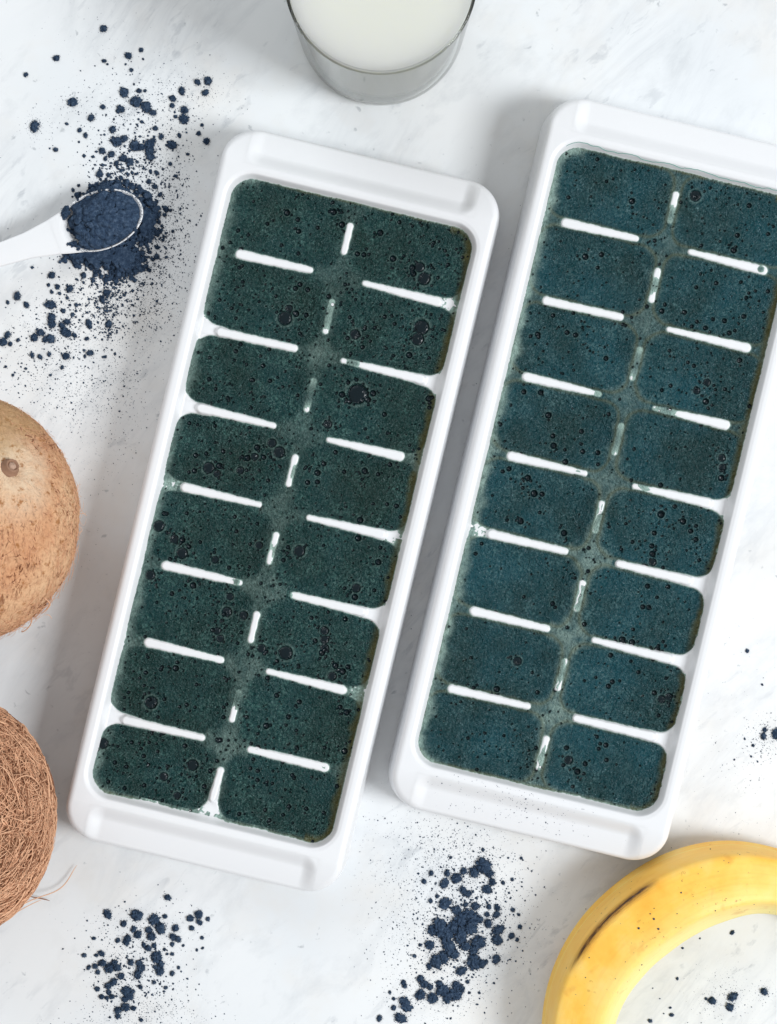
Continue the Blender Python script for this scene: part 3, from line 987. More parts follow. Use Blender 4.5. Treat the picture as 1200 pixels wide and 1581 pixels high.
CL = {
    'above': [(160, 44, 6), (87, 90, 5), (40, 115, 4), (161, 94, 4), (166, 99, 2), (198, 86, 5.5), (218, 77, 4), (221, 91, 2), (194, 99, 2), (203, 108, 3.4), (54, 195, 9), (112, 158, 8), (159, 165, 4.4),
              (141, 182, 6), (192, 143, 8), (187, 168, 7), (182, 172, 4), (210, 157, 9.5), (226, 165, 9), (236, 174, 6), (215, 140, 4.4), (224, 140, 3), (207, 130, 2), (281, 140, 6.5), (321, 125, 7),
              (305, 127, 5.2), (317, 143, 5.5), (267, 152, 5.3), (266, 163, 4.3), (285, 170, 6.5), (284, 184, 8), (271, 180, 3.4), (103, 191, 3), (123, 201, 4), (132, 209, 4.5), (86, 231, 4.3), (122, 219, 2),
              (312, 193, 3), (307, 206, 4), (319, 218, 5.2), (174, 200, 5.5), (180, 218, 10), (192, 214, 6), (208, 225, 9), (218, 227, 6), (231, 223, 9), (236, 219, 6), (231, 233, 8), (232, 243, 6.5),
              (240, 198, 4.4), (249, 211, 4.6), (266, 224, 7.5), (277, 209, 4), (158, 233, 6), (172, 238, 6), (163, 245, 4), (190, 244, 7), (200, 250, 7), (180, 252, 4.5), (242, 267, 4.4), (154, 269, 6),
              (290, 238, 3), (263, 253, 3.4), (176, 184, 2), (214, 184, 2), (219, 188, 3), (146, 194, 0)],
    'left': [(80, 425, 5.5), (27, 457, 7), (12, 467, 3.5), (41, 471, 5), (75, 440, 3), (89, 443, 4.5), (80, 451, 3), (92, 453, 3), (108, 446, 6.5), (104, 460, 3), (78, 470, 9), (118, 471, 3.4), (108, 471, 2.4),
             (80, 490, 7), (80, 500, 7), (96, 503, 6), (104, 497, 5.5), (100, 512, 8), (105, 516, 6), (115, 518, 4.6), (63, 514, 7), (53, 521, 6.5), (78, 523, 8), (70, 524, 5), (137, 499, 6), (139, 505, 4),
             (168, 500, 5.5), (12, 517, 5.5), (5, 528, 7), (16, 531, 4), (28, 525, 3.4), (134, 523, 4), (76, 547, 3.8), (50, 548, 4.4), (62, 551, 4.6), (102, 550, 6), (139, 545, 5.5), (112, 486, 3.6), (98, 480, 4),
             (162, 551, 3), (165, 452, 6), (158, 463, 5), (131, 550, 3), (130, 541, 2.5), (96, 567, 3.5), (40, 569, 2.4), (78, 579, 2.4), (20, 579, 2.5), (9, 566, 2.3), (178, 430, 5)],
    'bottom_left': [(166, 1411, 8), (211, 1413, 10), (259, 1386, 5.5), (191, 1426, 5), (238, 1420, 9), (248, 1433, 10), (230, 1436, 6), (255, 1415, 4), (271, 1433, 6), (294, 1418, 6), (307, 1412, 7), (308, 1424, 5),
                    (296, 1433, 4.5), (321, 1419, 4), (206, 1435, 5), (213, 1443, 6.5), (234, 1446, 7), (267, 1447, 6.5), (275, 1450, 5.5), (266, 1458, 4), (182, 1452, 4.6), (197, 1449, 6.3), (195, 1455, 5.4),
                    (222, 1459, 4.2), (229, 1464, 5.2), (238, 1460, 4.6), (145, 1449, 3.6), (130, 1475, 4), (157, 1472, 5.2), (149, 1475, 3.6), (158, 1487, 6.8), (147, 1492, 4.8), (137, 1494, 4.2), (151, 1501, 4.2),
                    (169, 1495, 8.5), (181, 1494, 6.3), (177, 1486, 5.2), (187, 1507, 5.8), (202, 1486, 5.2), (215, 1488, 6), (218, 1494, 7), (213, 1504, 7.5), (242, 1478, 10), (248, 1488, 6), (247, 1499, 8),
                    (240, 1493, 4.6), (266, 1503, 4.6), (175, 1516, 7), (167, 1522, 5.8), (168, 1532, 4.6), (150, 1527, 4.6), (157, 1539, 4.6), (173, 1539, 4.6), (165, 1541, 3.6), (195, 1530, 8), (199, 1538, 8),
                    (193, 1543, 5.6), (205, 1531, 4), (217, 1524, 4.2), (238, 1517, 3.6), (256, 1525, 3.6), (194, 1555, 7), (182, 1560, 6), (182, 1569, 4.8), (206, 1557, 4.6), (218, 1575, 3.4), (276, 1494, 3),
                    (254, 1466, 3), (266, 1473, 3.4), (258, 1473, 2.6), (312, 1448, 3.2), (304, 1467, 2.6), (313, 1464, 2.6), (283, 1460, 2.5)],
    'bottom': [(747, 1337, 13), (732, 1347, 9), (756, 1349, 7), (716, 1345, 6), (691, 1348, 6), (666, 1348, 4.6), (655, 1361, 4.5), (686, 1364, 8.5), (705, 1356, 9), (760, 1362, 6), (752, 1373, 8), (777, 1363, 3.6),
               (791, 1358, 3), (715, 1375, 7), (723, 1380, 6), (675, 1384, 3.4), (665, 1391, 3.8), (687, 1395, 10), (734, 1399, 7), (719, 1397, 4.5), (755, 1400, 4.6), (768, 1401, 5.4), (767, 1412, 5.6), (752, 1412, 4.6),
               (705, 1405, 8), (724, 1411, 11), (711, 1420, 12), (729, 1420, 12), (700, 1431, 11), (679, 1433, 15), (668, 1436, 9), (689, 1441, 13), (711, 1444, 14), (727, 1433, 11), (740, 1420, 7), (754, 1426, 7.5), (769, 1436, 10),
               (768, 1451, 9), (790, 1445, 5.6), (799, 1451, 3.4), (803, 1431, 4), (792, 1405, 3.8), (801, 1412, 3), (739, 1455, 12), (719, 1461, 8), (732, 1465, 10), (693, 1463, 13), (700, 1473, 10), (673, 1484, 11),
               (685, 1479, 10), (663, 1459, 8), (663, 1492, 5), (732, 1485, 13), (743, 1488, 8), (766, 1481, 8), (751, 1485, 4), (712, 1499, 9), (640, 1476, 3.4), (649, 1459, 3), (649, 1511, 6), (655, 1519, 7), (649, 1536, 9),
               (668, 1541, 9), (664, 1524, 5), (679, 1519, 6), (684, 1529, 11), (692, 1539, 10), (705, 1523, 9), (703, 1535, 11), (713, 1527, 6), (623, 1517, 4.6), (625, 1523, 4), (623, 1545, 7), (627, 1553, 10),
               (608, 1556, 4.6), (608, 1542, 3), (602, 1532, 3), (619, 1572, 10), (586, 1572, 5), (722, 1516, 3.4), (746, 1312, 3), (696, 1324, 2.8), (805, 1325, 2.6), (725, 1533, 2.5), (740, 1533, 2.4), (763, 1518, 2)],
    'right': [(1179, 1137, 5.6), (1181, 1127, 4), (1200, 1133, 9.5), (1154, 1005, 3.4), (1177, 1057, 2.2), (1163, 1151, 2.6), (1160, 1168, 2), (1150, 1141, 1.8), (1170, 1176, 1.6), (1134, 1173, 1.6)],
    'banana': [(1131, 1440, 4), (1131, 1539, 8.5), (1127, 1555, 6.6), (1100, 1545, 6.4), (1180, 1531, 6.4), (1090, 1542, 2.4), (1037, 1567, 3.8), (1035, 1556, 2.3), (1004, 1576, 3.8), (1054, 1464, 2), (1046, 1511, 2.5), (1081, 1449, 1.5),
               (1019, 1542, 1.2), (1008, 1526, 1.1), (1025, 1565, 1.2)],
}
WH = {
    'above': 'in the scatter above the spoon', 'left': 'between the spoon and the upper coconut',
    'bottom_left': 'in the scatter right below the left tray', 'bottom': 'in the spill left of the banana',
    'right': 'by the right edge above the banana', 'banana': 'inside the curve of the banana',
}


def r_scale(px): return px / (F / H)


def add_clump(x, y, r, key, i, z=0.0):
    me = TM[i % len(TM)]
    o = bpy.data.objects.new('powder_clump', me)
    COL.objects.link(o)
    p = P(x, y, z)
    o.location = (p[0] * MM, p[1] * MM, z * MM)
    s = r_scale(r) * (0.84 if r > 5.5 else 0.9)
    o.scale = (s, s, s * (0.95 if r < 8 else 0.72))
    o.rotation_euler = (0, 0, random.uniform(0, 6.28))
    tag(o, 'dark blue powder clump %s' % WH[key], 'powder clump', 'blue powder clumps %s' % WH[key])
    return o


def small_clumps(lst, zf=None):
    prs = []
    for (x, y, r) in lst:
        V0, F0 = TEMPL[random.randrange(16)]
        a = random.uniform(0, 6.28)
        R = np.array([[math.cos(a), -math.sin(a), 0], [math.sin(a), math.cos(a), 0], [0, 0, 1]])
        s = r_scale(r) * 0.82
        p = P(x, y, 0)
        prs.append((V0 @ R.T * s + p, F0))
    return prs


def specks(px, py, rpx, z=0.0):
    pts = np.stack([(px - 600) * (H - z) / F, (790.5 - py) * (H - z) / F, np.zeros_like(px) + z], -1)
    rad = rpx / 3.888
    pts[:, 2] += rad * 0.4
    return scatter(OCT, OCF, pts, rad)


def in_tray(px, py):
    """True where the pixel falls on one of the trays (the powder lies on the marble only)."""
    m = np.zeros(len(px), bool)
    for T in TRAYS.values():
        x = (px - 600) * H / F
        y = (790.5 - py) * H / F
        a = -T['rz']
        dx, dy = x - T['c'][0], y - T['c'][1]
        u = dx * math.cos(a) - dy * math.sin(a)
        v = dx * math.sin(a) + dy * math.cos(a)
        m |= (np.abs(u) < HW + 1.5) & (np.abs(v) < HL + 1.5)
    return m


def cloud(cx, cy, sx, sy, n, rmin, rmax, rot=0.0, pw=4.0):
    n = int(n * 1.7)
    a = rng.normal(0, 1, (n, 2)) * (sx, sy)
    c, s = math.cos(rot), math.sin(rot)
    px = cx + a[:, 0] * c - a[:, 1] * s
    py = cy + a[:, 0] * s + a[:, 1] * c
    r = rmin + (rmax - rmin) * rng.random(n) ** pw
    k = ~in_tray(px, py)
    return px[k], py[k], r[k]


SPK = {
    'above': [cloud(215, 180, 55, 45, 650, 0.25, 1.3), cloud(215, 225, 32, 26, 220, 0.3, 2.2), cloud(195, 262, 30, 14, 240, 0.4, 3.0), cloud(290, 150, 35, 26, 320, 0.25, 0.9),
              cloud(245, 270, 28, 24, 160, 0.5, 2.2), cloud(57, 196, 13, 13, 80, 0.3, 0.9), cloud(112, 160, 14, 12, 60, 0.3, 0.9), cloud(160, 60, 35, 28, 60, .25, .7)],
    'left': [cloud(95, 500, 36, 36, 420, 0.35, 1.7), cloud(165, 455, 30, 34, 700, 0.35, 2.4), cloud(90, 575, 50, 28, 260, 0.4, 1.7), cloud(130, 620, 45, 30, 260, 0.4, 1.1), cloud(175, 560, 45, 60, 420, 0.25, 0.9),
             cloud(168, 475, 8, 30, 220, 0.4, 2.3), cloud(20, 520, 22, 18, 70, .3, .9), cloud(160, 690, 28, 40, 120, .25, .8), cloud(130, 800, 25, 90, 90, .2, .6)],
    'bottom_left': [cloud(205, 1500, 36, 40, 620, 0.35, 2.0), cloud(240, 1560, 45, 22, 240, 0.4, 1.2), cloud(215, 1440, 42, 28, 240, 0.3, 1.2), cloud(170, 1580, 40, 14, 90, .4, 1.0)],
    'bottom': [cloud(715, 1435, 40, 55, 1500, 0.35, 2.0, 0.25), cloud(700, 1330, 45, 34, 520, 0.35, 1.3), cloud(640, 1420, 32, 70, 330, 0.35, 1.3), cloud(600, 1370, 40, 70, 130, 0.3, 0.9), cloud(670, 1535, 40, 18, 300, 0.3, 1.0),
               cloud(780, 1400, 30, 50, 130, 0.4, 1.2), cloud(690, 1290, 70, 20, 160, .3, 1.0), cloud(820, 1440, 35, 50, 40, .4, .9)],
    'right': [cloud(1180, 1140, 17, 18, 170, 0.3, 1.1), cloud(1150, 1170, 28, 30, 60, 0.3, 1.0), cloud(1130, 1290, 35, 22, 26, .3, .8), cloud(1140, 1060, 50, 70, 30, .3, .7)],
    'banana': [cloud(1115, 1545, 26, 18, 170, 0.25, 0.9), cloud(1180, 1532, 10, 8, 40, 0.3, 0.9), cloud(1120, 1510, 24, 14, 60, .25, .6)],
}
def singled(key, os_):
    """labels for the clumps that stand out of their scatter"""
    left = list(os_)
    for word, fn in (('largest', lambda o: -o.scale[0]), ('topmost', lambda o: -o.location.y), ('lowest', lambda o: o.location.y),
                     ('leftmost', lambda o: o.location.x), ('rightmost', lambda o: -o.location.x)):
        if not left: return
        b = min(left, key=fn)
        left.remove(b)
        if word == 'lowest' and len(left) > 1 or word != 'lowest':
            b['label'] = '%s of the dark blue powder clumps %s' % (word, WH[key])
        else:
            b['label'] = 'lowest of the dark blue powder clumps %s' % WH[key]


spk_loose = [(rng.uniform(630, 870, 60), rng.uniform(250, 1200, 60), rng.uniform(0.35, 0.9, 60))]
for key in CL:
    big = []
    small = []
    for (x, y, r) in CL[key]:
        if r <= 0: continue
        if r >= 4.9:
            big.append(add_clump(x, y, r, key, random.randrange(16)))
        else:
            small.append((x, y, r))
    singled(key, big)
    prs = small_clumps(small)
    for c in SPK[key]: prs.append(specks(*c))
    V, Fa = join(prs)
    o = obj('powder_dust', mesh_np('powder_dust', V, Fa, M_powder))
    tag(o, 'fine dark blue powder crumbs and dust strewn on the marble %s' % WH[key].replace('in the scatter ', '').replace('in the spill ', ''), 'powder', kind='stuff')

# stray specks on the marble between the trays
px, py, rr = spk_loose[0]
k = ~in_tray(px, py)
V, Fa = specks(px[k], py[k], rr[k])
# specks on the lower grips of the right tray
T = TRAYS['R']
pts = []
rad = []
for q in range(190):
    uu = rng.normal(-8, 17)
    vv = -rng.uniform(124.8, 139)
    if abs(uu) > 42: continue
    zz = float(tray_z(np.array([[uu]]), np.array([[vv]]))[0, 0])
    a = T['rz']
    pts.append((T['c'][0] + uu * math.cos(a) - vv * math.sin(a), T['c'][1] + uu * math.sin(a) + vv * math.cos(a), zz + 0.05))
    rad.append(rng.uniform(0.06, 0.2) if rng.random() > 0.06 else 0.35)
V2, F2 = scatter(OCT, OCF, np.array(pts), np.array(rad))
V, Fa = join([(V, Fa), (V2, F2)])
o = obj('powder_dust', mesh_np('powder_dust', V, Fa, M_powder))
tag(o, 'sparse blue specks on the lower end of the right tray and the marble between the trays', 'powder', kind='stuff')

# ------------------------------------------------------------------ spoon with powder
SA = math.radians(20.0)            # bowl axis, anticlockwise from +x
sc0 = P(155, 340, 11)              # bowl centre at rim height
root = empty('spoon', (sc0[0], sc0[1], 0), SA)
tag(root, 'white spoon heaped with dark blue powder, handle running off the left edge', 'spoon')
A_, B_ = 68 / 3.93, 45.5 / 3.93      # bowl semi axes, mm


def spoon_half(s):
    """half width and centre offset of the spoon at s along the axis"""
    w = np.where(np.abs(s) < A_, B_ * np.sqrt(np.maximum(1 - (s / A_) ** 2, 0)), 0)
    neck = np.interp(s, [-140, -60, -42, -30, -20, -15.0, -11, -8.0], [5.2, 4.6, 4.5, 5.2, 7.0, 8.3, 9.3, 9.9])
    return np.maximum(w, np.where(s < -8.0, neck, 0))


ss = np.concatenate([np.linspace(-130, -22, 60), np.linspace(-21.5, 14, 110), A_ - (A_ - 14.2) * (1 - np.linspace(0, 1, 24)) ** 2])
tt = np.sin(np.linspace(-1, 1, 61) * math.pi / 2)
S, Tt = np.meshgrid(ss, tt, indexing='ij')
hw = spoon_half(S)
hw = np.maximum(hw, 0.02)
# handle bends a little
off = np.where(S < -16, 0.06 * (S + 16), 0)
Y = Tt * hw - off * -1.0 * 0 + off * 0 + (-(S + 16) * 0.02) * (S < -16)
rimz = 11.0 + np.where(S < -15, (-(S + 15)) * 0.10 - 0.0005 * (S + 15) ** 2, 0)
rho = np.sqrt(np.clip((S / A_) ** 2 + (Y / B_) ** 2, 0, 1.0))
dip = -9.0 * np.clip(1 - (rho / 0.965) ** 2.4, 0, 1) * sstep(-17, -9, S)
hand = np.where(S < -12, -0.5 * (1 - Tt ** 2) * sstep(-12, -16, S) * -1.2, 0)
topz = rimz + dip + hand - 0.25 * sstep(0.93, 1.0, np.abs(Tt))
botz = topz - 1.4 - 0.9 * (1 - Tt ** 2) * (S < -14)
botz = np.where(np.abs(Tt) > 0.999, topz - 0.5, botz)
nS, nT = S.shape
Vt = np.stack([S, Y, topz], -1).reshape(-1, 3)
Vb = np.stack([S, Y * 0.985, botz], -1).reshape(-1, 3)
Ft = grid_faces(nS, nT)
# rim bridge
edge = [i * nT for i in range(nS)] + [(nS - 1) * nT + j for j in range(1, nT)] + [i * nT + nT - 1 for i in range(nS - 2, -1, -1)] + [j for j in range(nT - 2, 0, -1)]
n0 = len(Vt)
br = [(edge[i], edge[i] + n0, edge[(i + 1) % len(edge)] + n0, edge[(i + 1) % len(edge)]) for i in range(len(edge))]
AV = np.concatenate([Vt, Vb])
AF = np.concatenate([Ft, Ft[:, ::-1] + n0, np.array(br)])
cen = AV[AF].mean(1)
for nm, msk in (('bowl', cen[:, 0] > -19), ('handle', cen[:, 0] <= -19)):
    ids, f = sub_mesh(AV, AF, msk)
    obj(nm, mesh_np(nm, AV[ids], f, M_plastic), root)


def lumpy_height(X, Y, base, n, rmin, rmax, inside, seed, pw=2.0, sink=0.35):
    """height field with many half-buried balls on it"""
    r = np.random.default_rng(seed)
    Z = base.copy()
    xs, ys = X[:, 0], Y[0]
    x0, x1, y0, y1 = xs[0], xs[-1], ys[0], ys[-1]
    for k in range(n):
        a, b = r.uniform(x0, x1), r.uniform(y0, y1)
        i, j = np.searchsorted(xs, a), np.searchsorted(ys, b)
        if i >= len(xs) or j >= len(ys) or not inside[i, j]: continue
        rr = rmin + (rmax - rmin) * r.random() ** pw
        i0, i1 = np.searchsorted(xs, a - rr), np.searchsorted(xs, a + rr)
        j0, j1 = np.searchsorted(ys, b - rr), np.searchsorted(ys, b + rr)
        d2 = (X[i0:i1, j0:j1] - a) ** 2 + (Y[i0:i1, j0:j1] - b) ** 2
        z = base[i, j] - sink * rr + np.sqrt(np.maximum(rr * rr - d2, 0)) * 0.8
        Z[i0:i1, j0:j1] = np.where(d2 < rr * rr, np.maximum(Z[i0:i1, j0:j1], z), Z[i0:i1, j0:j1])
    return Z


# heap in the bowl
gx = np.arange(-15.5, 17.6, 0.16)
gy = np.arange(-11.8, 11.81, 0.16)
X, Y2 = np.meshgrid(gx, gy, indexing='ij')
nzp = Noise2(91)
ins = np.sqrt((X / (A_ - 0.8)) ** 2 + (Y2 / (B_ - 0.6)) ** 2)
left = sstep(-12.8, -9.5, X + 1.6 * nzp.fbm(X / 3, Y2 / 3, 2) - 0.10 * Y2 ** 1)
base = 9.7 + 6.0 * (1 - ins ** 2).clip(0) * left - 9.5 * (1 - left)
cr = np.abs(nzp.fbm(X / 4.0, Y2 / 4.0, 4))
base += 0.7 * nzp.fbm(X / 3.4 + 9, Y2 / 3.4, 3) * sstep(1.0, 0.6, ins)
base -= 1.5 * sstep(0.13, 0.0, cr) * sstep(1.0, 0.6, ins)
insm = (ins < 0.93) & (left > 0.5)
Zh = lumpy_height(X, Y2, base, 1500, 0.25, 2.1, insm, 5, 3.6, 0.25)
Zh += 0.14 * nzp.fbm(X / 0.5, Y2 / 0.5, 2)
bowlz = 11.0 - 9.0 * (1 - np.clip(ins, 0, 1) ** 2.2) * sstep(-17, -9, X)
okv = (ins < 1.0) & (Zh > bowlz - 0.8)
FF = grid_faces(*X.shape)
PV = np.stack([X, Y2, Zh], -1).reshape(-1, 3)
ids, f = sub_mesh(PV, FF, okv.reshape(-1)[FF].all(1))
heap = obj('powder_heap', mesh_np('powder_heap', PV[ids], f, M_powder), loc=(sc0[0], sc0[1], 0), rz=SA)
tag(heap, 'heap of dark blue powder with a cracked lumpy top in the spoon bowl', 'powder heap')

# crumbs on the spoon's neck
prs = []
for (a, b, r) in ((-11.8, 7.6, 1.7), (-13.0, 6.2, 1.1), (-10.9, 9.0, 1.0), (-13.2, -5.2, 1.5), (-12.2, -6.4, 1.0), (-12.6, 0.2, 0.9), (-13.6, 1.0, 0.7), (-11.7, -2.7, 0.6), (-11.2, -6.0, 0.6), (-14.6, -4.6, 0.7)):
    V0, F0 = TEMPL[random.randrange(16)]
    zz = 11.0 - 9.0 * max(0, 1 - ((a / A_) ** 2 + (b / B_) ** 2) ** 1.1) * float(sstep(-17, -9, np.array(a)))
    prs.append((V0 * r + np.array([a, b, zz + 0.1]), F0))
an = rng.uniform(0, 2 * math.pi, 420)
ra = rng.normal(0.985, 0.022, 420)
qx, qy = ra * A_ * np.cos(an), ra * B_ * np.sin(an)
kq = (qx > -12) & (ra < 1.0)
prs.append(scatter(OCT, OCF, np.stack([qx[kq], qy[kq], np.full(kq.sum(), 11.1)], -1), rng.uniform(0.05, 0.2, kq.sum())))
for q in range(16):
    a_ = rng.uniform(0.2, 5.8)
    V0, F0 = TEMPL[random.randrange(16)]
    prs.append((V0 * rng.uniform(0.3, 0.75) + np.array([0.965 * A_ * math.cos(a_), 0.96 * B_ * math.sin(a_), 11.0]), F0))
n = 160
aa = rng.normal(-12.0, 1.6, n)
bb = rng.uniform(-8, 7, n)
zz = 11.1 - 9.0 * np.clip(1 - ((aa / A_) ** 2 + (bb / B_) ** 2) ** 1.1, 0, 1) * sstep(-17, -9, aa)
prs.append(scatter(OCT, OCF, np.stack([aa, bb, zz], -1), rng.uniform(0.06, 0.26, n)))
V, Fa = join(prs)
o = obj('powder_crumbs', mesh_np('powder_crumbs', V, Fa, M_powder), loc=(sc0[0], sc0[1], 0), rz=SA)
tag(o, 'loose blue powder crumbs on the white neck of the spoon', 'powder', kind='stuff')

# spilled pile under and round the bowl
x0, y0 = P(85, 0)[0], P(0, 470)[1]
x1, y1 = P(270, 0)[0], P(0, 262)[1]
gx = np.arange(x0, x1, 0.2)
gy = np.arange(y0, y1, 0.2)
X, Y2 = np.meshgrid(gx, gy, indexing='ij')
PXc = X * F / H + 600
PYc = 790.5 - Y2 * F / H
nzq = Noise2(55)


def blob(cx, cy, rx, ry, rot=0):
    c, s = math.cos(rot), math.sin(rot)
    a = (PXc - cx) * c + (PYc - cy) * s
    b = -(PXc - cx) * s + (PYc - cy) * c
    return 1 - np.sqrt((a / rx) ** 2 + (b / ry) ** 2)


fld = np.maximum.reduce([blob(172, 332, 60, 50, -0.3), blob(190, 345, 48, 60, 0.3) * 1.0, blob(192, 400, 30, 34, 0.1), blob(150, 395, 56, 20, 0.05), blob(165, 300, 45, 22, -.2), blob(225, 345, 18, 44, 0.2)])
rag = 0.24 * nzq.fbm(X / 2.2, Y2 / 2.2, 4) + 0.16 * nzq.fbm(X / 0.8, Y2 / 0.8, 2)
hgt = np.clip((fld + rag) * 1.0 - 0.06, -0.12, 0.6)
base = 7.0 * hgt
Zp = lumpy_height(X, Y2, base, 5200, 0.25, 1.3, hgt > -0.03, 8, 3.0, 0.3)
Zp += 0.18 * nzq.fbm(X / 0.6, Y2 / 0.6, 2)
Zp = np.minimum(Zp, 3.4)
FF = grid_faces(*X.shape)
PV = np.stack([X, Y2, Zp], -1).reshape(-1, 3)
ids, f = sub_mesh(PV, FF, (Zp > -0.15).reshape(-1)[FF].all(1))
prs = [(PV[ids], np.concatenate([f[:, [0, 1, 2]], f[:, [0, 2, 3]]]))]
ring = []
for k in range(150):
    an = random.uniform(-2.6, 2.9)
    d = random.gauss(1.0, 0.13)
    x = 172 + 68 * d * math.cos(an) + (8 if math.cos(an) > 0 else 0)
    y = 352 + 70 * d * math.sin(an)
    if x < 110 and y < 385: continue
    ring.append((x, y, random.uniform(1.4, 5.0)))
prs += small_clumps(ring)
prs.append(specks(*cloud(195, 365, 48, 48, 900, 0.4, 2.2)))
prs.append(specks(*cloud(240, 370, 26, 60, 800, 0.35, 1.5)))
prs.append(specks(*cloud(262, 330, 24, 60, 260, 0.35, 1.3)))
prs.append(specks(*cloud(215, 450, 38, 45, 700, 0.35, 1.5)))
V, Fa = join(prs)
o = obj('powder_pile', mesh_np('powder_pile', V, Fa, M_powder))
tag(o, 'dark blue powder spilled in a ragged pile on the marble under the spoon bowl', 'powder', kind='stuff')


# ------------------------------------------------------------------ coconuts
def tube_mesh(paths, radii, sides=3):
    """paths: list of (n,3); same n; radii list"""
    prs = []
    Pn = np.array(paths)                       # (m,n,3)
    m, n, _ = Pn.shape
    tan = np.gradient(Pn, axis=1)
    tan /= np.linalg.norm(tan, axis=-1, keepdims=True) + 1e-9
    ref = np.zeros_like(tan)
    ref[..., 2] = 1.0
    ref[np.abs(tan[..., 2]) > 0.9] = (1, 0, 0)
    a = np.cross(tan, ref)
    a /= np.linalg.norm(a, axis=-1, keepdims=True) + 1e-9
    b = np.cross(tan, a)
    rad = np.array(radii)[:, None] * (1 - 0.75 * np.abs(np.linspace(-1, 1, n)) ** 4)[None]
    V = []
    for k in range(sides):
        t = 2 * math.pi * k / sides
        V.append(Pn + (a * math.cos(t) + b * math.sin(t)) * rad[..., None])
    V = np.stack(V, 2)                         # m,n,sides,3
    f = grid_faces(n, sides, wrap_v=True)
    Fa = f[None] + (np.arange(m) * n * sides)[:, None, None]
    return V.reshape(-1, 3), Fa.reshape(-1, 4)


def coconut(center, ax, pole, label, M, seed, rough_amp, ridge):
    pole = np.array(pole, float)
    pole /= np.linalg.norm(pole)
    e1 = np.cross(pole, (0, 1, 0.2)); e1 /= np.linalg.norm(e1)
    e2 = np.cross(pole, e1)
    npol, naz = 170, 340
    th = np.linspace(0.004, math.pi - 0.004, npol)
    ph = np.linspace(0, 2 * math.pi, naz, endpoint=False)
    TH, PH = np.meshgrid(th, ph, indexing='ij')
    D = (np.cos(TH)[..., None] * pole + np.sin(TH)[..., None] * (np.cos(PH)[..., None] * e1 + np.sin(PH)[..., None] * e2))
    d = np.zeros(TH.shape)
    nza = Noise2(seed)
    flat = D.reshape(-1, 3)
    disp = np.empty(len(flat))
    for i, p in enumerate(flat):
        q = Vector(p)
        disp[i] = mnoise.noise(q * 2.0 + Vector((seed, 0, 0))) * 0.020 + mnoise.noise(q * 7) * 0.006 * rough_amp + mnoise.noise(q * 26) * 0.0045 * rough_amp + mnoise.noise(q * 60) * 0.0035 * rough_amp
    d = disp.reshape(TH.shape)
    # three seams running from the pole
    for k in range(3):
        a0 = ridge + k * 2 * math.pi / 3
        da = np.abs((PH - a0 + math.pi + 0.10 * np.sin(TH * 3)) % (2 * math.pi) - math.pi) * np.sin(TH)
        d += 0.014 * np.exp(-(da / 0.12) ** 2) * sstep(0.1, 0.4, TH) * sstep(2.6, 1.6, TH)
        d -= 0.012 * np.exp(-((da - 0.02) / 0.03) ** 2) * sstep(0.3, 0.5, TH) * sstep(1.8, 1.1, TH)
    d -= 0.03 * np.exp(-(TH / 0.13) ** 2)
    Q = D * np.array(ax) * (1 + d)[..., None]
    nrm = grid_normals(np.concatenate([Q[:, -1:], Q, Q[:, :1]], 1))[:, 1:-1]
    if (nrm[50] * D[50]).sum() < 0: nrm = -nrm; flip = True
    else: flip = False
    f = grid_faces(npol, naz, wrap_v=True)
    if flip: f = f[:, ::-1]
    me = mesh_np('shell', Q.reshape(-1, 3), f, M, normals=None)
    at = me.attributes.new('polar', 'FLOAT', 'POINT')
    at.data.foreach_set('value', TH.reshape(-1).astype(np.float32))
    av = me.attributes.new('sv', 'FLOAT_VECTOR', 'POINT')
    sv = np.stack([np.cos(PH) * np.minimum(1, 0.15 + np.sin(TH)), np.sin(PH) * np.minimum(1, 0.15 + np.sin(TH)), TH * 1.3], -1).reshape(-1, 3)
    av.data.foreach_set('vector', sv.astype(np.float32).ravel())
    root = empty('coconut', center)
    tag(root, label, 'coconut')
    sh = obj('shell', me, root)
    return root, (e1, e2, pole)


def fibre_path(ax, start, direc, length, n, lift, wander, r):
    """walks over the ellipsoid"""
    ax = np.array(ax)
    p = np.array(start, float)
    p /= np.linalg.norm(p)
    t = np.array(direc, float)
    out = []
    curv = r.normal(0, wander)
    for i in range(n):
        u = i / (n - 1)
        h = lift[0] + (lift[1] - lift[0]) * u + lift[2] * math.sin(u * math.pi)
        out.append(p * (ax + h))
        t = t - p * (t @ p)
        t /= np.linalg.norm(t) + 1e-9
        side = np.cross(p, t)
        curv += r.normal(0, wander * 0.5)
        t = t + side * curv / n
        t /= np.linalg.norm(t)
        p = p + t * (length / (ax.mean() * n))
        p /= np.linalg.norm(p)
    return np.array(out)


rf = np.random.default_rng(21)
# upper coconut (smooth, with the stem scar)
zc = 46.0
cA = P(-51, 800, zc)
axA = (172 / (F / (H - zc)), 190 / (F / (H - zc)), 44.5)
rootA, fr = coconut(cA, axA, (0.51, 0.40, 0.76), 'smooth tan coconut with a brown stem scar, upper of the two at the left edge', M_cocoA, 3, 1.2, 2.35)
e1, e2, pole = fr
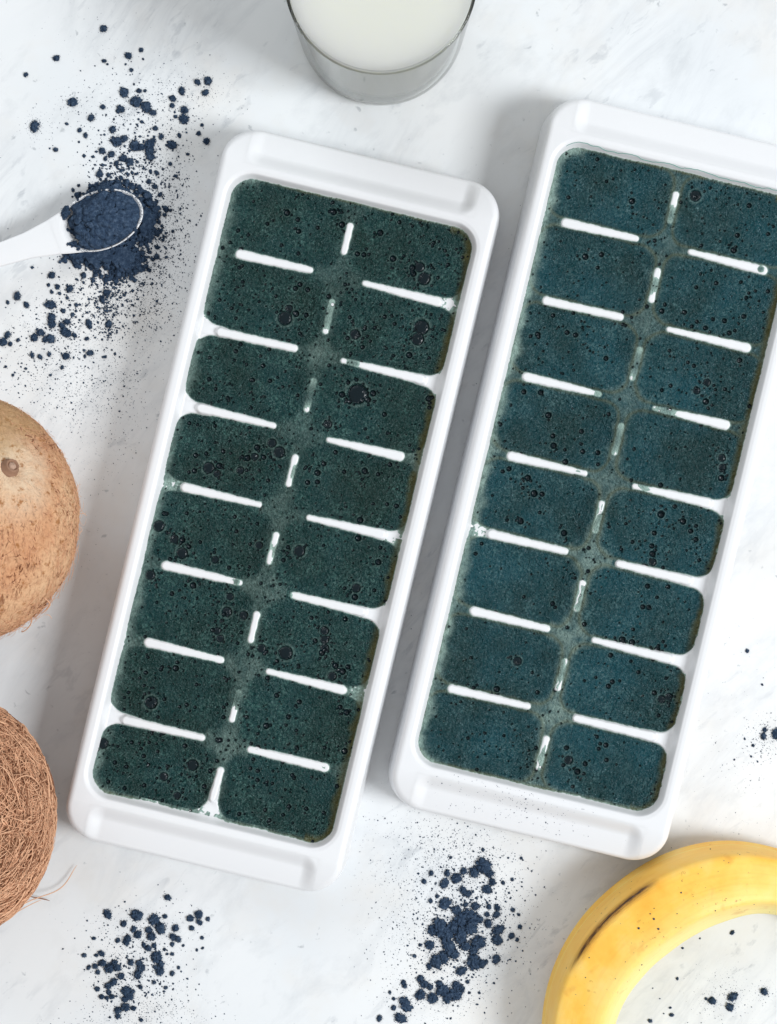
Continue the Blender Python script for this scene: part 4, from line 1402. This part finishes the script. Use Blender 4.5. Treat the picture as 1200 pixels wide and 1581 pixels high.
# nub
pp = pole * np.array(axA) * 0.985
nubV, nubF = lathe([(0.01, 1.7), (1.3, 1.7), (1.7, 2.2), (2.0, 2.7), (2.3, 2.9), (2.6, 2.5), (2.8, 1.2), (3.1, 0.7), (3.6, 0.1), (3.9, -1.5)], 32)
nubV = nubV * (1 + 0.025 * rf.normal(0, 1, (len(nubV), 1)))
zax = pole / np.linalg.norm(pole / np.array(axA) ** 2 * 1e3) * 0 + (pole / np.array(axA)) / np.linalg.norm(pole / np.array(axA))
xa = np.cross((0, 1, 0), zax); xa /= np.linalg.norm(xa); ya = np.cross(zax, xa)
nubW = nubV[:, :1] * xa + nubV[:, 1:2] * ya + nubV[:, 2:] * zax + pp
o = obj('stem_scar', mesh_np('stem_scar', nubW, nubF, M_nub), rootA)
coreV, coreF = lathe([(0.01, 3.2), (0.6, 3.1), (1.2, 2.7), (1.5, 2.2), (1.7, 1.2)], 24)
coreV = coreV * (1 + 0.04 * rf.normal(0, 1, (len(coreV), 1)))
coreW = coreV[:, :1] * xa + coreV[:, 1:2] * ya + coreV[:, 2:] * zax + pp
obj('scar_core', mesh_np('scar_core', coreW, coreF, M_core), o)
paths, radii = [], []
for k in range(900):
    d = rf.normal(0, 1, 3)
    d[0] = abs(d[0]) * 0.9
    d[2] = abs(d[2])
    d /= np.linalg.norm(d)
    if (d @ pole) > 0.965: continue
    away = d * (d @ pole) - pole
    away = away + 0.25 * rf.normal(0, 1, 3)
    paths.append(fibre_path(axA, d, away, rf.uniform(3, 11), 8, (0.0, 0.22, rf.uniform(0, 0.25)), 1.2, rf))
    radii.append(rf.uniform(0.04, 0.09))
for k in range(150):      # loose hairs at the lower right flank
    an = rf.uniform(-1.35, 0.35)
    d = np.array([math.cos(an), math.sin(an), rf.uniform(-0.1, 0.5)])
    d /= np.linalg.norm(d)
    direc = np.array([0.4 * math.sin(-an), -1.0, rf.normal(0, 0.4)]) + rf.normal(0, 0.5, 3)
    paths.append(fibre_path(axA, d, direc, rf.uniform(5, 13), 8, (0.0, rf.uniform(0.4, 3.0), 0.3), 2.5, rf))
    radii.append(rf.uniform(0.05, 0.09))
for k in range(260):     # short fuzz that breaks the outline
    an = rf.uniform(-1.5, 1.5)
    d = np.array([math.cos(an), math.sin(an), rf.uniform(-0.15, 0.35)])
    d /= np.linalg.norm(d)
    paths.append(fibre_path(axA, d, rf.normal(0, 1, 3) + np.array([0, -0.8, 0]), rf.uniform(1.5, 5), 8, (0.0, rf.uniform(0.2, 1.0), 0.25), 2.5, rf))
    radii.append(rf.uniform(0.04, 0.08))
V, Fa = tube_mesh(paths, radii)
o = obj('fibres', mesh_np('fibres', V, Fa, M_fib), rootA)
tag(o, kind='stuff')


def strand(pts, rad, n=40):
    """smooth curve through px points (px,py,z)"""
    W_ = np.array([P(*p) for p in pts])
    t = np.linspace(0, 1, len(W_))
    tq = np.linspace(0, 1, n)
    deg = min(len(W_) - 1, 5)
    return np.stack([np.polyval(np.polyfit(t, W_[:, i], deg), tq) for i in range(3)], -1), rad


def strands(lst, root, c, M, name='loose_strand'):
    for pts, rad in lst:
        p, r = strand(pts, rad)
        V, Fa = tube_mesh([p - np.array([c[0], c[1], c[2]])], [r], 6)
        obj(name, mesh_np(name, V, Fa, M), root)


paths, radii = [], []
for k in range(1500):
    d = rf.normal(0, 1, 3)
    d[0] = abs(d[0]) * 0.9 + 0.05
    d[2] = abs(d[2])
    d /= np.linalg.norm(d)
    c_ = d @ pole
    if c_ > 0.93 or mnoise.noise(Vector(d) * 6) < -0.12: continue
    away = d * c_ - pole + 0.2 * rf.normal(0, 1, 3)
    paths.append(fibre_path(axA, d, away, rf.uniform(0.8, 3.6), 5, (0.0, 0.0, 0.05), 1.0, rf))
    radii.append(rf.uniform(0.08, 0.26))
V, Fa = tube_mesh(paths, radii)
o = obj('dark_fibres', mesh_np('dark_fibres', V, Fa, M_fibd), rootA)
tag(o, kind='stuff')
strands([
    ([(6, 897, 78), (30, 905, 72), (58, 917, 62), (74, 928, 52), (76, 936, 48), (64, 948, 44)], 0.34),
    ([(76, 934, 50), (60, 940, 50), (50, 950, 46), (48, 962, 42), (38, 974, 38), (40, 968, 36)], 0.22),
    ([(70, 950, 45), (76, 950, 44), (80, 956, 42)], 0.12),
    ([(120, 795, 46), (128, 793, 46), (134, 797, 45)], 0.09),
    ([(70, 935, 47), (62, 944, 45), (52, 955, 42)], 0.16),
    ([(102, 866, 46), (108, 868, 44), (112, 878, 42)], 0.08),
    ([(88, 905, 40), (100, 895, 38), (108, 882, 36)], 0.08),
], rootA, cA, M_fib)

# lower coconut (hairy)
cB = P(-76, 1261, zc)
axB = (155 / (F / (H - zc)), 182 / (F / (H - zc)), 44.0)
rootB, _ = coconut(cB, axB, (-0.6, 0.5, 0.5), 'hairy brown coconut covered in tangled fibres, lower of the two at the left edge', M_cocoB, 9, 3.0, 0.5)
for (cnt, MM_, nm, rr_) in ((4200, M_fib, 'fibres', (0.06, 0.23)), (900, M_fibd, 'dark_fibres', (0.06, 0.16))):
    paths, radii = [], []
    for k in range(cnt):
        d = rf.normal(0, 1, 3)
        d[0] = abs(d[0]) * 0.9 + 0.12
        d[2] = abs(d[2]) - 0.25
        d /= np.linalg.norm(d)
        low = sstep(0.35, -0.5, np.array(d[1])).item()
        flow = np.cross(d, (0.25, 0.45, 0.9))
        if rf.random() < 0.5: flow = -flow
        tang = rf.normal(0, 1, 3)
        direc = flow * (0.35 + 1.4 * low) + tang * (0.85 - 0.6 * low)
        paths.append(fibre_path(axB, d, direc, rf.uniform(4, 34) if rf.random() < 0.7 else rf.uniform(2, 8), 12, (-0.1, rf.uniform(0, 0.9), rf.uniform(0.0, 1.7)), 1.6 - low, rf))
        radii.append(rf.uniform(*rr_) * (1.7 if rf.random() < 0.05 else 1))
    V, Fa = tube_mesh(paths, radii)
    o = obj(nm, mesh_np(nm, V, Fa, MM_), rootB)
    tag(o, kind='stuff')
paths, radii = [], []
for k in range(130):
    an = rf.uniform(-1.2, 1.2)
    d = np.array([math.cos(an), math.sin(an), rf.uniform(-0.1, 0.4)])
    d /= np.linalg.norm(d)
    direc = np.array([-math.sin(an), math.cos(an), 0]) * rf.choice([-1, 1]) + rf.normal(0, 0.5, 3)
    paths.append(fibre_path(axB, d, direc, rf.uniform(5, 13), 12, (0.0, rf.uniform(0.4, 2.2), 0.6), 4, rf))
    radii.append(rf.uniform(0.05, 0.10))
V, Fa = tube_mesh(paths, radii)
o = obj('stray_hairs', mesh_np('stray_hairs', V, Fa, M_fib), rootB)
tag(o, kind='stuff')
strands([
    ([(0, 1425, 12), (30, 1400, 9), (62, 1385, 5), (88, 1375, 3), (106, 1357, 2), (119, 1336, 1.5)], 0.2),
    ([(0, 1424, 10), (20, 1412, 7), (45, 1398, 4), (64, 1390, 1.5)], 0.16),
    ([(57, 1176, 40), (64, 1175, 42), (70, 1178, 42), (72, 1184, 40)], 0.1),
    ([(0, 1183, 80), (18, 1205, 78), (30, 1240, 74), (36, 1268, 70), (44, 1284, 66), (60, 1291, 60)], 0.22),
    ([(20, 1215, 80), (28, 1202, 76), (44, 1198, 72), (56, 1206, 66), (66, 1216, 58)], 0.2),
    ([(16, 1318, 72), (34, 1296, 70), (46, 1282, 68), (58, 1258, 64), (66, 1232, 58)], 0.2),
], rootB, cB, M_fib)
strands([([(45, 1384, 4), (55, 1386, 3), (66, 1388, 2), (77, 1391, 1.5)], 0.22)], rootB, cB, M_fibd)

# ------------------------------------------------------------------ banana
bc = P(1125, 1590, 16)
kpx = F / (H - 16)
root = empty('banana', (bc[0], bc[1], 0))
tag(root, 'ripe yellow banana with a dark bruised ridge, touching the right tray corner', 'banana')
nb_, na_ = 260, 120
tl = np.linspace(0, 1, nb_)
TH = np.radians(222 - 200 * tl)        # from lower left over the top to the right
deg = np.degrees(TH)
Ro = np.interp(deg, [20, 60, 75, 90, 110, 128, 150, 180, 205, 222], [300, 290, 287, 290, 286, 281, 283, 287, 290, 300]) / kpx
Ri = np.interp(deg, [20, 60, 75, 90, 110, 128, 150, 180, 205, 222], [215, 195, 184, 167, 154, 149, 155, 175, 197, 240]) / kpx


def smooth(a, k=15):
    ker = np.hanning(k + 2)[1:-1]
    ker /= ker.sum()
    return np.convolve(np.pad(a, (k // 2, k // 2), mode='edge'), ker, mode='valid')


Ro, Ri = smooth(Ro, 31), smooth(Ri, 31)
Rc = (Ro + Ri) / 2
Rr = (Ro - Ri) / 2
taper = np.interp(tl, [0, 0.03, 0.07, 0.12, 0.93, 0.97, 1.0], [0.25, 0.45, 0.75, 1, 1, 0.75, 0.4])
Rr = Rr * smooth(taper, 15)
AN = np.linspace(0, 2 * math.pi, na_, endpoint=False)
vert = np.radians([48, 118, 188, 262, 334])
prof = np.ones(na_)
# rounded pentagon: radius from support of facets, softly blended
fac = np.radians([83, 153, 225, 298, 11])
q = np.stack([np.cos(AN - f_) for f_ in fac])
prof = (np.maximum(q, 0) ** 13).sum(0) ** (-1 / 13)
prof = prof / prof.mean()
prof = 1 + (prof - 1) * 1.0
# thin raised line on each corner
for vv in vert:
    dd = np.abs((AN - vv + math.pi) % (2 * math.pi) - math.pi)
    prof = prof + 0.010 * np.exp(-(dd / 0.05) ** 2)
c_, s_ = np.cos(AN), np.sin(AN)
ex = (prof * c_)
ex = ex / np.where(ex > 0, ex.max(), -ex.min())
ey = prof * s_
BX = (Rc[:, None] + Rr[:, None] * ex[None]) * np.cos(TH)[:, None]
BY = (Rc[:, None] + Rr[:, None] * ex[None]) * np.sin(TH)[:, None]
zb = 0.98
BZ = Rr[:, None] * ey[None] * zb - (Rr * zb * ey.min())[:, None] + 0.1
BP = np.stack([BX, BY, BZ], -1)
f = grid_faces(nb_, na_, wrap_v=True)
angA = np.repeat((AN / (2 * math.pi))[None], nb_, 0).reshape(-1)
alA = np.repeat(tl[:, None], na_, 1).reshape(-1)
# caps
Vp = BP.reshape(-1, 3)
ca = BP[0].mean(0)
cb = BP[-1].mean(0)
Vp = np.concatenate([Vp, [ca], [cb]])
capA = np.array([(len(Vp) - 2, (j + 1) % na_, j) for j in range(na_)])[:, ::-1]
capB = np.array([(len(Vp) - 1, (nb_ - 1) * na_ + j, (nb_ - 1) * na_ + (j + 1) % na_) for j in range(na_)])[:, ::-1]
obj('peel', mesh_np('peel', Vp, [f[:, ::-1], capA, capB], M_banana, attrs={'ang': np.append(angA, [0, 0]), 'along': np.append(alA, [0, 1])}), root)
# stem and blossom tip (beyond the frame)
for nm, end, dr, ln, r0, r1 in (('stem', cb, TH[-1] - math.pi / 2, 26, Rr[-1] * 0.95, 4.2), ('tip', ca, TH[0] + math.pi / 2, 5, Rr[0] * 0.95, 2.5)):
    n = 14
    path = np.array([end + np.array([math.cos(dr), math.sin(dr), 0]) * ln * i / (n - 1) for i in range(n)])
    V = []
    for i, p in enumerate(path):
        rr_ = r0 + (r1 - r0) * (i / (n - 1)) ** 0.6
        for k in range(18):
            a = 2 * math.pi * k / 18
            V.append(p + rr_ * (math.cos(a) * np.array([-math.sin(dr), math.cos(dr), 0]) + math.sin(a) * np.array([0, 0, 1])))
    V.append(path[-1])
    Fa = grid_faces(n, 18, wrap_v=True)
    cap = np.array([(len(V) - 1, (n - 1) * 18 + k, (n - 1) * 18 + (k + 1) % 18) for k in range(18)])
    obj(nm, mesh_np(nm, np.array(V), [Fa, cap], M_stem), root)
# powder specks on the peel
pts, rad = [], []
want = [(1010, 1420, 1.9), (987, 1432, 1.9), (1003, 1410, 1.0), (1018, 1434, 1.6), (1053, 1377, 1.3), (1097, 1311, 1.2), (991, 1490, 1.6), (987, 1498, 1.0), (911, 1479, 1.0), (870, 1468, 1.0), (1105, 1405, 1.2),
        (1120, 1330, 0.9), (1142, 1320, 0.8), (1165, 1396, 0.8), (905, 1510, 0.8), (1045, 1410, 0.7), (1080, 1350, 0.7), (978, 1386, 0.9), (1010, 1401, 0.9), (950, 1510, 0.7)]
for k in range(40): want.append((random.uniform(860, 1190), random.uniform(1310, 1560), random.uniform(0.4, 0.8)))
cam_p = np.array([0, 0, H])
BPw = BP + np.array([bc[0], bc[1], 0])
pxs = 600 + BPw[..., 0] * F / (H - BPw[..., 2])
pys = 790.5 - BPw[..., 1] * F / (H - BPw[..., 2])
up = np.sin(AN)[None] > 0.15
for (x, y, r) in want:
    d = np.hypot(pxs - x, pys - y) + np.where(up, 0, 1e6)
    i, j = np.unravel_index(d.argmin(), d.shape)
    if d[i, j] < 3:
        pts.append(BP[i, j] + np.array([0, 0, 0.1]))
        rad.append(r / 4)
V, Fa = scatter(IC1, IF1, np.array(pts), np.array(rad), 0.2)
o = obj('powder_specks', mesh_np('powder_specks', V, Fa, M_powder), loc=(bc[0], bc[1], 0))
tag(o, 'tiny dark powder specks resting on the yellow banana peel', 'powder', kind='stuff')
print('objects', len(SC.objects), 'tris', sum(len(m.polygons) for m in bpy.data.meshes))
